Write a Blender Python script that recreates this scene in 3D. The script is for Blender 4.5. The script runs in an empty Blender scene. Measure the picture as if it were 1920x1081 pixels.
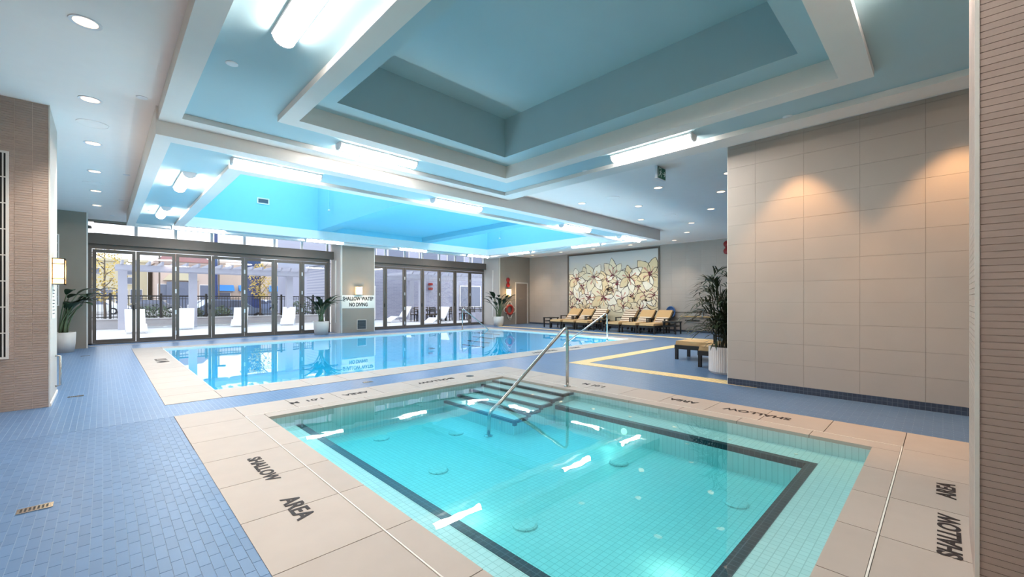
import bpy, math, random
from mathutils import Vector, Matrix
random.seed(7)
C = bpy.context.scene.collection
SC = bpy.context.scene
PI = math.pi

# ------------------------------------------------------------------ camera, world, exposure
FPX, HY, CX, CH, CA = 787.4, 562.45, 960.0, 1.35, 0.79834
cd = bpy.data.cameras.new('camera'); cam = bpy.data.objects.new('camera', cd); C.objects.link(cam)
cd.sensor_width = 36.0; cd.lens = FPX / 1920 * 36; cd.shift_y = (HY - 540.5) / 1920
cd.clip_start = 0.05; cd.clip_end = 400
cam.location = (0, 0, CH); cam.rotation_euler = (PI / 2, 0, CA - PI / 2)
SC.camera = cam
w = bpy.data.worlds.new('overcast_sky'); SC.world = w; w.use_nodes = True
bg = w.node_tree.nodes['Background']
bg.inputs[0].default_value = (0.86, 0.92, 1.0, 1); bg.inputs[1].default_value = 1.15
SC.view_settings.view_transform = 'Standard'; SC.view_settings.look = 'None'
SC.view_settings.exposure = 1.42; SC.view_settings.gamma = 1.0
SC.view_settings.use_curve_mapping = False
SC.cycles.max_bounces = 8; SC.cycles.transparent_max_bounces = 16
SC.cycles.caustics_reflective = False; SC.cycles.caustics_refractive = False
SC.cycles.sample_clamp_indirect = 6.0

LAMP = 22.0        # emission of the fluorescent diffusers
SKYLIGHT = 1.0     # emission of the frosted skylights over the pool shafts

# ------------------------------------------------------------------ pixel -> place (a pixel gives the direction, the touched plane the distance)
ca, sa = math.cos(CA), math.sin(CA)
def _d(px):
    r = (px - CX) / FPX
    return ca + r * sa, sa - r * ca
def G(px, py, z=0.0):
    F = (CH - z) * FPX / (py - HY); a, b = _d(px); return F * a, F * b
def PX(px, py, X):
    a, b = _d(px); F = X / a; return F * b, CH - F * (py - HY) / FPX
def PY(px, py, Y):
    a, b = _d(px); F = Y / b; return F * a, CH - F * (py - HY) / FPX

# ------------------------------------------------------------------ materials
def lin(c):
    return tuple(((v / 255) / 12.92 if v / 255 <= 0.04045 else ((v / 255 + 0.055) / 1.055) ** 2.4) for v in c)
def newmat(name):
    m = bpy.data.materials.new(name); m.use_nodes = True
    return m, m.node_tree.nodes, m.node_tree.links, m.node_tree.nodes['Principled BSDF']
def mat(name, rgb, rough=0.6, metal=0.0, var=0.06, scale=6.0, bump=0.0, spec=0.5, island=0.0):
    m, N, L, P = newmat(name)
    P.inputs['Roughness'].default_value = rough; P.inputs['Metallic'].default_value = metal
    P.inputs['Specular IOR Level'].default_value = spec
    tc = N.new('ShaderNodeNewGeometry'); nz = N.new('ShaderNodeTexNoise')
    nz.inputs['Scale'].default_value = scale; nz.inputs['Detail'].default_value = 4
    L.new(tc.outputs['Position'], nz.inputs['Vector'])
    mr = N.new('ShaderNodeMapRange'); mr.inputs['To Min'].default_value = 1 - var; mr.inputs['To Max'].default_value = 1 + var
    L.new(nz.outputs['Fac'], mr.inputs['Value'])
    val = mr.outputs[0]
    if island:
        oi = N.new('ShaderNodeObjectInfo'); ad = N.new('ShaderNodeMath'); ad.operation = 'ADD'
        L.new(oi.outputs['Random'], ad.inputs[0]); L.new(tc.outputs['Random Per Island'], ad.inputs[1])
        fr = N.new('ShaderNodeMath'); fr.operation = 'FRACT'; L.new(ad.outputs[0], fr.inputs[0])
        m2 = N.new('ShaderNodeMapRange'); m2.inputs['To Min'].default_value = 1 - island; m2.inputs['To Max'].default_value = 1 + island
        L.new(fr.outputs[0], m2.inputs['Value'])
        mu = N.new('ShaderNodeMath'); mu.operation = 'MULTIPLY'; L.new(val, mu.inputs[0]); L.new(m2.outputs[0], mu.inputs[1]); val = mu.outputs[0]
    vm = N.new('ShaderNodeVectorMath'); vm.operation = 'SCALE'
    vm.inputs[0].default_value = lin(rgb); L.new(val, vm.inputs['Scale'])
    L.new(vm.outputs[0], P.inputs['Base Color'])
    if bump:
        b = N.new('ShaderNodeBump'); b.inputs['Strength'].default_value = bump; b.inputs['Distance'].default_value = 0.01
        n2 = N.new('ShaderNodeTexNoise'); n2.inputs['Scale'].default_value = scale * 12; L.new(tc.outputs['Position'], n2.inputs['Vector'])
        L.new(n2.outputs['Fac'], b.inputs['Height']); L.new(b.outputs[0], P.inputs['Normal'])
    return m
def emit(name, rgb, strength):
    m, N, L, P = newmat(name)
    P.inputs['Base Color'].default_value = (*lin(rgb), 1)
    P.inputs['Emission Color'].default_value = (*lin(rgb), 1); P.inputs['Emission Strength'].default_value = strength
    return m
def glassy(name, tint, f0=0.04, ripple=0.0, rscale=3.0, rough=0.0, absorb=None):
    """clear sheet: transparent body with a Fresnel (Schlick) mirror reflection"""
    m, N, L, P = newmat(name); N.remove(P)
    out = N['Material Output']
    tr = N.new('ShaderNodeBsdfTransparent'); tr.inputs[0].default_value = (*tint, 1)
    gl = N.new('ShaderNodeBsdfGlossy'); gl.inputs['Roughness'].default_value = rough; gl.inputs[0].default_value = (1, 1, 1, 1)
    lw = N.new('ShaderNodeLayerWeight'); lw.inputs['Blend'].default_value = 0.5
    pw = N.new('ShaderNodeMath'); pw.operation = 'POWER'; pw.inputs[1].default_value = 5; L.new(lw.outputs['Facing'], pw.inputs[0])
    ma = N.new('ShaderNodeMath'); ma.operation = 'MULTIPLY_ADD'; ma.inputs[1].default_value = 1 - f0; ma.inputs[2].default_value = f0
    L.new(pw.outputs[0], ma.inputs[0])
    mx = N.new('ShaderNodeMixShader'); L.new(ma.outputs[0], mx.inputs[0]); L.new(tr.outputs[0], mx.inputs[1]); L.new(gl.outputs[0], mx.inputs[2])
    L.new(mx.outputs[0], out.inputs['Surface'])
    if absorb:      # absorption per metre in red, green, blue
        va = N.new('ShaderNodeVolumeAbsorption'); k = max(absorb); va.inputs['Density'].default_value = k
        va.inputs['Color'].default_value = (*[1 - a / k for a in absorb], 1); L.new(va.outputs[0], out.inputs['Volume'])
    if ripple:
        ge = N.new('ShaderNodeNewGeometry'); nz = N.new('ShaderNodeTexNoise'); nz.inputs['Scale'].default_value = rscale; nz.inputs['Detail'].default_value = 2
        L.new(ge.outputs['Position'], nz.inputs['Vector'])
        b = N.new('ShaderNodeBump'); b.inputs['Strength'].default_value = ripple; b.inputs['Distance'].default_value = 0.02
        L.new(nz.outputs['Fac'], b.inputs['Height']); L.new(b.outputs[0], gl.inputs['Normal'])
    return m
def tiled(name, c1, c2, mortar, bw, rh, axes='yx', rough=0.4, msize=0.004, c3=None, x0=0, x1=1, offset=0.5, spec=0.5):
    """small mosaic carried by the material where single tiles are only a few pixels across"""
    m, N, L, P = newmat(name); P.inputs['Roughness'].default_value = rough; P.inputs['Specular IOR Level'].default_value = spec
    ge = N.new('ShaderNodeNewGeometry'); sp = N.new('ShaderNodeSeparateXYZ'); L.new(ge.outputs['Position'], sp.inputs[0])
    cb = N.new('ShaderNodeCombineXYZ')
    for i, ax in enumerate(axes): L.new(sp.outputs['xyz'.index(ax)], cb.inputs[i])
    br = N.new('ShaderNodeTexBrick'); L.new(cb.outputs[0], br.inputs['Vector'])
    br.inputs['Scale'].default_value = 1; br.inputs['Brick Width'].default_value = bw; br.inputs['Row Height'].default_value = rh
    br.inputs['Mortar Size'].default_value = msize; br.inputs['Mortar Smooth'].default_value = 0.3; br.offset = offset
    br.inputs['Color1'].default_value = (*lin(c1), 1); br.inputs['Color2'].default_value = (*lin(c2), 1); br.inputs['Mortar'].default_value = (*lin(mortar), 1)
    col = br.outputs['Color']
    if c3:
        mr = N.new('ShaderNodeMapRange'); mr.inputs['From Min'].default_value = x0; mr.inputs['From Max'].default_value = x1; mr.interpolation_type = 'SMOOTHSTEP'
        L.new(sp.outputs[0], mr.inputs['Value'])
        b2 = N.new('ShaderNodeTexBrick'); L.new(cb.outputs[0], b2.inputs['Vector']); b2.offset = offset
        for k in ('Scale', 'Brick Width', 'Row Height', 'Mortar Size', 'Mortar Smooth'): b2.inputs[k].default_value = br.inputs[k].default_value
        b2.inputs['Color1'].default_value = (*lin(c3[0]), 1); b2.inputs['Color2'].default_value = (*lin(c3[1]), 1); b2.inputs['Mortar'].default_value = (*lin(c3[2]), 1)
        mx = N.new('ShaderNodeMix'); mx.data_type = 'RGBA'; L.new(mr.outputs[0], mx.inputs[0]); L.new(col, mx.inputs[6]); L.new(b2.outputs['Color'], mx.inputs[7]); col = mx.outputs[2]
    L.new(col, P.inputs['Base Color'])
    bp = N.new('ShaderNodeBump'); bp.inputs['Strength'].default_value = 0.15; bp.inputs['Distance'].default_value = 0.003; bp.invert = True
    L.new(br.outputs['Fac'], bp.inputs['Height']); L.new(bp.outputs[0], P.inputs['Normal'])
    return m
def striped(name, base, dark, axis, scale, rough=0.9):
    m, N, L, P = newmat(name); P.inputs['Roughness'].default_value = rough
    tc = N.new('ShaderNodeTexCoord'); wv = N.new('ShaderNodeTexWave'); wv.bands_direction = axis; wv.inputs['Scale'].default_value = scale
    wv.inputs['Distortion'].default_value = 1.0
    L.new(tc.outputs['Object'], wv.inputs['Vector'])
    cr = N.new('ShaderNodeValToRGB'); cr.color_ramp.elements[0].position = 0.25; cr.color_ramp.elements[0].color = (*lin(dark), 1)
    cr.color_ramp.elements[1].position = 0.45; cr.color_ramp.elements[1].color = (*lin(base), 1)
    L.new(wv.outputs['Fac'], cr.inputs[0]); L.new(cr.outputs[0], P.inputs['Base Color'])
    return m

M = {}
M['soffit'] = mat('painted_soffit', (248, 240, 236), 0.85, var=0.02)
M['white'] = mat('white_paint', (234, 228, 223), 0.7, var=0.02)
M['blue'] = mat('coffer_blue_paint', (178, 203, 210), 0.8, var=0.03, scale=2)
M['sky'] = mat('shaft_sky_blue_paint', (136, 203, 222), 0.8, var=0.02)
M['floor'] = tiled('deck_mosaic', (80, 112, 150), (87, 119, 157), (130, 150, 174), 0.15, 0.05, 'yx', 0.34, 0.0022)
M['tile'] = mat('deck_mosaic_tile', (84, 116, 154), 0.40, var=0.05, island=0.07)
M['grout'] = mat('pale_grout', (134, 154, 178), 0.8)
M['coping'] = mat('stone_coping', (177, 164, 154), 0.6, var=0.07, scale=5, island=0.04)
M['joint'] = mat('dark_joint', (70, 62, 60), 0.9)
M['wedge'] = mat('white_pvc_edge', (232, 226, 218), 0.5)
M['panel'] = mat('wall_panel_porcelain', (178, 167, 158), 0.55, var=0.05, scale=3, island=0.02)
M['wallgrout'] = mat('wall_grout', (140, 130, 122), 0.8)
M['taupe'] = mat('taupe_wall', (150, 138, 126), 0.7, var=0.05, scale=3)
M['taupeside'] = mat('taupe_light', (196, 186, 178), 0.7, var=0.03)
M['coltile'] = mat('column_tile', (184, 162, 150), 0.5, var=0.07, scale=12, island=0.05)
M['colgrout'] = mat('column_grout', (220, 202, 188), 0.8)
M['base'] = tiled('dark_base_tile', (52, 60, 76), (60, 70, 88), (90, 98, 112), 0.05, 0.05, 'yz', 0.3, 0.003, offset=0)
M['bronze'] = mat('dark_bronze', (104, 95, 88), 0.45, 0.3, var=0.03)
M['steel'] = mat('brushed_steel', (200, 196, 190), 0.25, 1.0, var=0.02)
M['chrome'] = mat('satin_white_metal', (225, 225, 228), 0.35, 0.4, var=0.02)
M['black'] = mat('black_paint', (26, 24, 24), 0.5, var=0.1)
M['letter'] = mat('black_lettering', (40, 30, 30), 0.7)
M['glass'] = glassy('clear_glass', (0.93, 0.95, 0.97), 0.05)
M['poolwater'] = glassy('pool_water', (1, 1, 1), 0.02, 0.02, 2.2, absorb=(0.25, 0.016, 0.004))
M['spawater'] = glassy('spa_water', (1, 1, 1), 0.02, 0.05, 2.5, absorb=(1.15, 0.10, 0.045))
M['pooltile'] = tiled('pool_mosaic', (196, 212, 212), (203, 218, 218), (172, 190, 190), 0.05, 0.05, 'xy', 0.4, 0.003, offset=0)
M['lanetile'] = tiled('swimming_pool_mosaic', (140, 206, 238), (148, 212, 242), (166, 220, 244), 0.05, 0.05, 'xy', 0.4, 0.003, offset=0)
M['blacktile'] = tiled('black_edge_mosaic', (26, 32, 44), (36, 42, 54), (70, 78, 90), 0.05, 0.05, 'xy', 0.4, 0.003, offset=0)
M['yellow'] = tiled('tactile_yellow', (232, 204, 150), (238, 212, 160), (206, 176, 120), 0.06, 0.06, 'xy', 0.7, 0.006)
M['lamp'] = emit('fluorescent_diffuser', (255, 250, 243), LAMP)
M['dl'] = emit('downlight_lens', (255, 222, 184), 1.0)
M['sconce'] = emit('sconce_lens', (255, 214, 140), 3.0)
M['skylight'] = emit('skylight_panel', (220, 240, 255), SKYLIGHT)
M['concrete'] = mat('patio_concrete', (200, 197, 196), 0.9, var=0.05, scale=2)
M['curb'] = mat('curb_concrete', (170, 166, 166), 0.9, var=0.06)
M['asphalt'] = mat('asphalt', (150, 148, 148), 0.9)
M['plastic'] = mat('white_resin', (232, 232, 236), 0.5, var=0.01)
M['pot'] = mat('planter_fibre', (205, 198, 192), 0.7, var=0.03)
M['potwhite'] = mat('planter_white', (224, 214, 210), 0.7, var=0.03)
M['soil'] = mat('soil', (60, 48, 40), 0.95, var=0.3, scale=40)
M['leaf'] = mat('leaf_green', (38, 58, 34), 0.45, var=0.25, scale=9)
M['stalk'] = mat('stalk_green', (96, 110, 78), 0.6, var=0.15)
M['palm'] = mat('palm_green', (46, 58, 36), 0.5, var=0.3, scale=14)
M['cane'] = mat('palm_cane', (60, 58, 40), 0.7, var=0.2)
M['yleaf'] = mat('autumn_leaf', (204, 176, 96), 0.8, var=0.3, scale=8)
M['shrub'] = mat('shrub_leaf', (96, 112, 88), 0.8, var=0.35, scale=10)
M['bark'] = mat('bark', (110, 96, 84), 0.9, var=0.2)
M['cushion'] = mat('tan_cushion', (202, 166, 120), 0.9, var=0.04)
M['towel'] = striped('striped_towel', (230, 216, 196), (120, 92, 74), 'X', 3.2)
M['red'] = mat('red_enamel', (150, 26, 28), 0.4)
M['orange'] = mat('buoy_red', (170, 52, 40), 0.6)
M['rope'] = mat('white_rope', (220, 208, 196), 0.9)
M['navy'] = mat('navy_panel', (48, 62, 110), 0.5)
M['cream'] = mat('cream_stucco', (206, 194, 164), 0.9)
M['peach'] = mat('peach_stucco', (206, 184, 166), 0.9)
M['pinkst'] = mat('pink_stucco', (204, 182, 170), 0.9)
M['roofred'] = mat('red_metal_roof', (172, 118, 112), 0.7)
M['lav'] = mat('grey_cladding', (168, 168, 184), 0.8, var=0.03)
M['brickw'] = tiled('grey_brick', (142, 142, 160), (156, 156, 172), (170, 170, 182), 0.4, 0.1, 'xz', 0.8, 0.01)
M['pergola'] = mat('pergola_grey', (172, 172, 184), 0.7)
M['winglass'] = mat('dark_window_glass', (112, 118, 136), 0.15, var=0.1)
M['awning'] = mat('blue_awning', (60, 134, 206), 0.8)
M['carpaint'] = mat('car_silver_blue', (150, 164, 190), 0.3, 0.4)
M['carwhite'] = mat('car_white', (222, 224, 228), 0.3)
M['cardark'] = mat('car_dark', (104, 108, 118), 0.3)
M['tyre'] = mat('tyre', (40, 40, 44), 0.9)
M['sign'] = mat('sign_white', (226, 222, 212), 0.5, var=0.02)
M['green'] = mat('exit_green', (14, 92, 66), 0.5)
M['pale'] = mat('pictogram_white', (228, 240, 234), 0.5)
M['netblue'] = mat('net_blue', (74, 112, 168), 0.6)
M['poleyellow'] = mat('pole_yellow', (214, 180, 116), 0.5)
M['doorpaint'] = mat('door_taupe', (128, 112, 100), 0.6)
M['grille'] = mat('grille_grey', (110, 116, 122), 0.6)
M['ventw'] = mat('vent_dark', (60, 92, 110), 0.7)

# ------------------------------------------------------------------ mesh builder
class MB:
    def __init__(s): s.v = []; s.f = []; s.mi = []
    def add(s, vs, fs, mi=0):
        o = len(s.v); s.v += [tuple(p) for p in vs]; s.f += [[i + o for i in f] for f in fs]; s.mi += [mi] * len(fs); return s
    def box(s, x0, x1, y0, y1, z0, z1, mi=0):
        return s.add([(x0,y0,z0),(x1,y0,z0),(x1,y1,z0),(x0,y1,z0),(x0,y0,z1),(x1,y0,z1),(x1,y1,z1),(x0,y1,z1)],
                     [(0,3,2,1),(4,5,6,7),(0,1,5,4),(1,2,6,5),(2,3,7,6),(3,0,4,7)], mi)
    def ring(s, o, i, z0, z1, mi=0):
        X0, X1, Y0, Y1 = o; x0, x1, y0, y1 = i
        s.box(X0, x0, Y0, Y1, z0, z1, mi); s.box(x1, X1, Y0, Y1, z0, z1, mi); s.box(x0, x1, Y0, y0, z0, z1, mi); s.box(x0, x1, y1, Y1, z0, z1, mi); return s
    def beam(s, a, b, wd, ht, mi=0):
        a = Vector(a); b = Vector(b); d = (b - a).normalized()
        u = d.cross(Vector((0, 0, 1)));
        if u.length < 1e-4: u = Vector((1, 0, 0))
        u.normalize(); v = u.cross(d); u *= wd / 2; v *= ht / 2
        vs = [a-u-v, a+u-v, a+u+v, a-u+v, b-u-v, b+u-v, b+u+v, b-u+v]
        return s.add(vs, [(0,1,2,3),(7,6,5,4),(0,4,5,1),(1,5,6,2),(2,6,7,3),(3,7,4,0)], mi)
    def tube(s, pts, r, n=10, mi=0, closed=False):
        pts = [Vector(p) for p in pts]; rs = r if isinstance(r, (list, tuple)) else [r] * len(pts)
        o = len(s.v); k = len(pts); ref = None
        for i, p in enumerate(pts):
            if closed: t = pts[(i+1) % k] - pts[i-1]
            else: t = (pts[min(i+1, k-1)] - pts[max(i-1, 0)])
            t.normalize()
            if ref is None:
                ref = Vector((0, 0, 1)) if abs(t.z) < 0.9 else Vector((1, 0, 0))
            u = ref - t * ref.dot(t)
            if u.length < 1e-4: u = Vector((1, 0, 0)) - t * t.x
            u.normalize(); ref = u; v = t.cross(u)
            for j in range(n):
                a = 2 * PI * j / n; s.v.append(tuple(p + (u * math.cos(a) + v * math.sin(a)) * rs[i]))
        for i in range(k if closed else k - 1):
            for j in range(n):
                i2 = (i + 1) % k
                s.f.append([o+i*n+j, o+i*n+(j+1) % n, o+i2*n+(j+1) % n, o+i2*n+j]); s.mi.append(mi)
        if not closed:
            s.f.append([o + j for j in range(n)][::-1]); s.f.append([o + (k-1)*n + j for j in range(n)]); s.mi += [mi, mi]
        return s
    def lathe(s, prof, c=(0, 0, 0), n=24, mi=0, flute=0.0):
        o = len(s.v)
        for (r, z) in prof:
            for j in range(n):
                a = 2 * PI * j / n; rr = r * (1 - flute * (j % 2)) ; s.v.append((c[0] + rr*math.cos(a), c[1] + rr*math.sin(a), c[2] + z))
        for i in range(len(prof) - 1):
            for j in range(n):
                s.f.append([o+i*n+j, o+i*n+(j+1) % n, o+(i+1)*n+(j+1) % n, o+(i+1)*n+j]); s.mi.append(mi)
        s.f.append([o + j for j in range(n)][::-1]); s.f.append([o + (len(prof)-1)*n + j for j in range(n)]); s.mi += [mi, mi]
        return s
    def prism(s, poly, a, b, axis='y', mi=0):
        n = len(poly)
        def pt(p, t): return (p[0], t, p[1]) if axis == 'y' else ((t, p[0], p[1]) if axis == 'x' else (p[0], p[1], t))
        vs = [pt(p, a) for p in poly] + [pt(p, b) for p in poly]
        return s.add(vs, [list(range(n)), list(range(2*n-1, n-1, -1))] + [[i, i+n, (i+1) % n+n, (i+1) % n] for i in range(n)], mi)
    def mesh(s, name, mats, smooth=False):
        me = bpy.data.meshes.new(name); me.from_pydata(s.v, [], s.f)
        for m in (mats if isinstance(mats, (list, tuple)) else [mats]): me.materials.append(M[m] if isinstance(m, str) else m)
        if any(s.mi): me.polygons.foreach_set('material_index', s.mi)
        if smooth: me.polygons.foreach_set('use_smooth', [True] * len(me.polygons))
        me.update(); return me
    def build(s, name, mats, parent=None, smooth=False, loc=None):
        return link(name, s.mesh(name, mats, smooth), parent, loc)
def link(name, data, parent=None, loc=None, rot=None):
    o = bpy.data.objects.new(name, data); C.objects.link(o)
    if parent: o.parent = parent
    if loc: o.location = loc
    if rot: o.rotation_euler = rot
    return o
def tag(o, label=None, cat=None, group=None, kind=None):
    if label: o['label'] = label
    if cat: o['category'] = cat
    if group: o['group'] = group
    if kind: o['kind'] = kind
    return o
def thing(name, label, cat, loc=(0, 0, 0), rz=0, group=None):
    o = link(name, None, None, loc, (0, 0, rz)); o.empty_display_size = 0.1; return tag(o, label, cat, group)
def struct(o, label=None): return tag(o, label, None, None, 'structure')
def copy_tree(o, loc=None, rz=None, label=None, parent=None):
    c = o.copy(); C.objects.link(c); c.parent = parent
    if loc: c.location = loc
    if rz is not None: c.rotation_euler = (0, 0, rz)
    if label: c['label'] = label
    for ch in list(o.children): copy_tree(ch, parent=c)
    return c
def text(name, body, size, loc, rot, mt, parent=None, ext=0.001, off=0.0, sx=1.0):
    cu = bpy.data.curves.new(name, 'FONT'); cu.body = body; cu.size = size; cu.extrude = ext; cu.offset = off
    cu.align_x = 'CENTER'; cu.align_y = 'CENTER'; cu.materials.append(M[mt])
    tmp = bpy.data.objects.new(name, cu); C.objects.link(tmp)
    bpy.context.view_layer.update()
    me = bpy.data.meshes.new_from_object(tmp.evaluated_get(bpy.context.evaluated_depsgraph_get()))
    bpy.data.objects.remove(tmp); bpy.data.curves.remove(cu)
    o = link(name, me, parent, loc); o.rotation_euler = rot; o.scale = (sx, 1, 1)
    return o
def R(d): return d * PI / 180

# ================================================================== STRUCTURE
S = 3.815                       # main soffit
SPA_O = (0.59, 5.865, -0.34, 6.23); SPA_J = (1.178, 5.27, 0.256, 5.64); SPA_W = (1.368, 5.06, 0.457, 5.43)
POOL_O = (0.57, 13.74, 6.97, 15.77); POOL_W = (1.19, 13.12, 7.62, 15.15)
XL, XM, XR, YD, YN = -1.1, 17.8, 7.217, 18.1, -2.2
NEAR = (XL, 0.59, 0.9, 6.23)    # walkway beside the spa where the mosaic is laid tile by tile

# ---- floor
fl = MB()
fl.box(XL, 0.57, 6.23, YD + 0.1, -0.25, 0)
fl.box(XL, 0.59, YN, 0.9, -0.25, 0)
fl.box(0.57, 13.74, 6.23, 6.97, -0.25, 0)
fl.box(0.57, 13.74, 15.77, YD + 0.1, -0.25, 0)
fl.box(13.74, XM, 6.23, YD + 0.1, -0.25, 0)
fl.box(5.865, XM, YN, 6.23, -0.25, 0)
fl.box(0.59, 5.865, YN, -0.34, -0.25, 0)
floor = struct(fl.build('floor', 'floor'), 'slate blue mosaic tile deck around spa and pool')
MB().box(NEAR[0], NEAR[1], NEAR[2], NEAR[3], -0.25, -0.003).build('grout_bed', 'grout', floor)
tl, tw = 0.15, 0.05
cells = []
col = 0; x = NEAR[0]
while x < NEAR[1] - 0.01:
    y = NEAR[2] + (0.075 if col % 2 else 0.0); col += 1
    while y < NEAR[3] - 0.02:
        cells.append((x + tw / 2, y + tl / 2)); y += tl
    x += tw
def proj(x, y, z=0):
    F = x*ca + y*sa; Rr = x*sa - y*ca
    if F < 0.1: return None
    return CX + FPX*Rr/F, HY - FPX*(z - CH)/F
seen = []
for c in cells:
    p = proj(*c); inn = p is not None and -10 < p[0] < 1930 and p[1] < 1095
    seen.append((0 if inn else 1, c[0]**2 + c[1]**2, c))
seen.sort()
mt = MB().box(-tw/2+.0016, tw/2-.0016, -tl/2+.0016, tl/2-.0016, -0.004, 0).mesh('mosaic_tile', 'tile')
for k, (_, _, c) in enumerate(seen[:300]): link('mosaic_tile', mt, floor, (c[0], c[1], 0))
mf = MB()
for (_, _, c) in seen[300:]:
    mf.box(max(c[0]-tw/2+.0016, XL), min(c[0]+tw/2-.0016, 0.588), c[1]-tl/2+.0016, min(c[1]+tl/2-.0016, 6.228), -0.004, 0)
o = mf.build('mosaic_field', 'tile', floor); o['kind'] = 'stuff'

# ---- tactile / border strips set into the floor
def strip(n, label, boxes):
    b = MB()
    for (x0, x1, y0, y1) in boxes: b.box(x0, x1, y0, y1, -0.01, 0.004)
    struct(b.build(n, 'yellow'), label)
strip('trim_1', 'pale yellow border strip bent round the lounge bay', [(7.2, 7.52, 2.0, 5.65), (7.52, 14.65, 5.33, 5.65)])
strip('trim_2', 'pale border strip running in front of the row of chaises', [(14.65, 14.95, 5.33, 16.3)])
b = MB(); b.box(-0.3, 15.4, 17.2, 17.45, -0.01, 0.003)
dg = struct(b.build('trim_3', 'curb'), 'grey drain channel along the folding doors')

# ---- walls
def wall(n, label, mats, *boxes):
    b = MB()
    for q in boxes: b.box(*q)
    return struct(b.build(n, mats), label)
wall('wall_left', 'plain taupe wall beside the walkway', 'taupe', (XL - 0.15, XL, YN, YD + .2, 0, S))
wall('wall_near', 'pale wall behind the spa', 'panel', (XL, XR + .2, YN - 0.15, YN, 0, S))
wall('wall_lounge', 'pale wall closing the lounge bay', 'panel', (XR + .2, XM + .2, 0.2, 0.4, 0, S))
wr = wall('wall_right', 'tall pale porcelain tiled wall beside the spa', 'wallgrout', (XR + .008, XR + .25, YN, 2.42, 0.10, S))
wb = wall('wall_back', 'pale tiled back wall behind the chaises', 'wallgrout', (XM + .006, XM + .2, 0.4, YD + .2, 0.08, S))
def lay(parent, X, y0, y1, z0, z1, pw, ph, yoff, th):
    """one porcelain tile per object on a wall that faces -x"""
    cache = {}
    k = 0; z = z0
    while z < z1 - 0.02:
        zt = min(z + ph, z1); y = yoff - math.ceil((yoff - y0) / pw) * pw
        while y < y1 - 0.02:
            a, c = max(y, y0), min(y + pw, y1)
            if c - a > 0.03:
                key = (round(c - a, 3), round(zt - z, 3))
                if key not in cache:
                    hw, hh = (c - a) / 2 - .0012, (zt - z) / 2 - .0012
                    cache[key] = MB().box(0, th, -hw, hw, -hh, hh).mesh('panel', 'panel')
                link('panel', cache[key], parent, (X, (a + c) / 2, (z + zt) / 2))
            y += pw
        z = zt; k += 1
lay(wr, XR, -0.6, 2.42, 0.10, S, 0.625, 0.305, 0.773, 0.012)
lay(wb, XM, 5.6, 16.8, 0.08, S, 0.625, 0.305, 0.773, 0.012)
MB().box(XR + .004, XR + .25, 2.42, 2.43, 0.0, S).build('corner_trim', 'wedge', wr)
struct(MB().box(XR - .004, XR + .25, YN, 2.42, 0, 0.10).build('baseboard_right', 'base'), 'dark blue mosaic skirting under the porcelain wall')
struct(MB().box(XM - .006, XM + .1, 0.4, 16.8, 0, 0.08).build('baseboard_back', 'base'), 'dark skirting along the back wall')

# door wall: piers, pillar, brown end block, fascia above the glazing
wd = wall('wall_doors', 'taupe pier at the walkway end of the folding doors', 'taupe', (XL, -0.32, 16.8, YD + .2, 0, S))
MB().box(-0.33, -0.30, 16.795, 16.83, 0, S).build('corner_trim', 'wedge', wd)
MB().box(XL, XM, YD - .02, YD + .18, 3.76, S).build('fascia', 'taupe', wd)
wp = wall('wall_pillar', 'taupe pillar between the two sets of folding doors', 'taupe', (7.02, 8.43, 17.2, YD + .2, 0, S))
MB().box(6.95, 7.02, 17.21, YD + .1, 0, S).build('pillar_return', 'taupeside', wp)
MB().box(7.0, 7.03, 17.19, 17.22, 0, S).build('corner_trim', 'wedge', wp); MB().box(8.42, 8.44, 17.19, 17.22, 0, S).build('corner_trim', 'wedge', wp)
MB().box(6.925, 6.95, 17.60, 17.66, 0.42, 3.0).build('door_track', 'wedge', wp)
we = wall('wall_end', 'brown end wall with the staff door', 'taupe', (15.45, XM + .1, 16.8, YD + .2, 0, S))
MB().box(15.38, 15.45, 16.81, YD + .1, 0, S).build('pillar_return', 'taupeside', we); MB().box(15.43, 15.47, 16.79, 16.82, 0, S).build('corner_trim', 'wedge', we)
MB().box(15.355, 15.38, 17.25, 17.31, 0.42, 3.0).build('door_track', 'wedge', we)

# left column with thin tile facing
lc = wall('wall_column', 'square column faced in thin horizontal beige tiles', 'colgrout', (XL, -0.486, 7.913, 9.07, 0, S))
b = MB(); rh = 0.03; nrow = int(S / rh)
for r_ in range(nrow):
    off = 0.05 if (r_ // 8) % 2 else 0.0
    xx = -0.483
    edges = [-0.483, -0.483 - 0.145 + off * 0, -0.483 - 0.29, -0.483 - 0.435, XL]
    for i in range(4):
        b.box(edges[i+1] + .002, edges[i] - .002, 7.908, 7.92, r_*rh + .0022, (r_+1)*rh - .0022)
o = b.build('tile_facing', 'coltile', lc); o['kind'] = 'stuff'
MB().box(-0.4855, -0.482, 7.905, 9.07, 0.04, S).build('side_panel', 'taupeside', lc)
MB().box(-0.492, -0.478, 7.902, 7.914, 0, S).build('corner_trim', 'wedge', lc)
MB().box(-0.486, -0.47, 7.92, 9.07, 0, 0.04).build('base_trim', 'wedge', lc)

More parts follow.
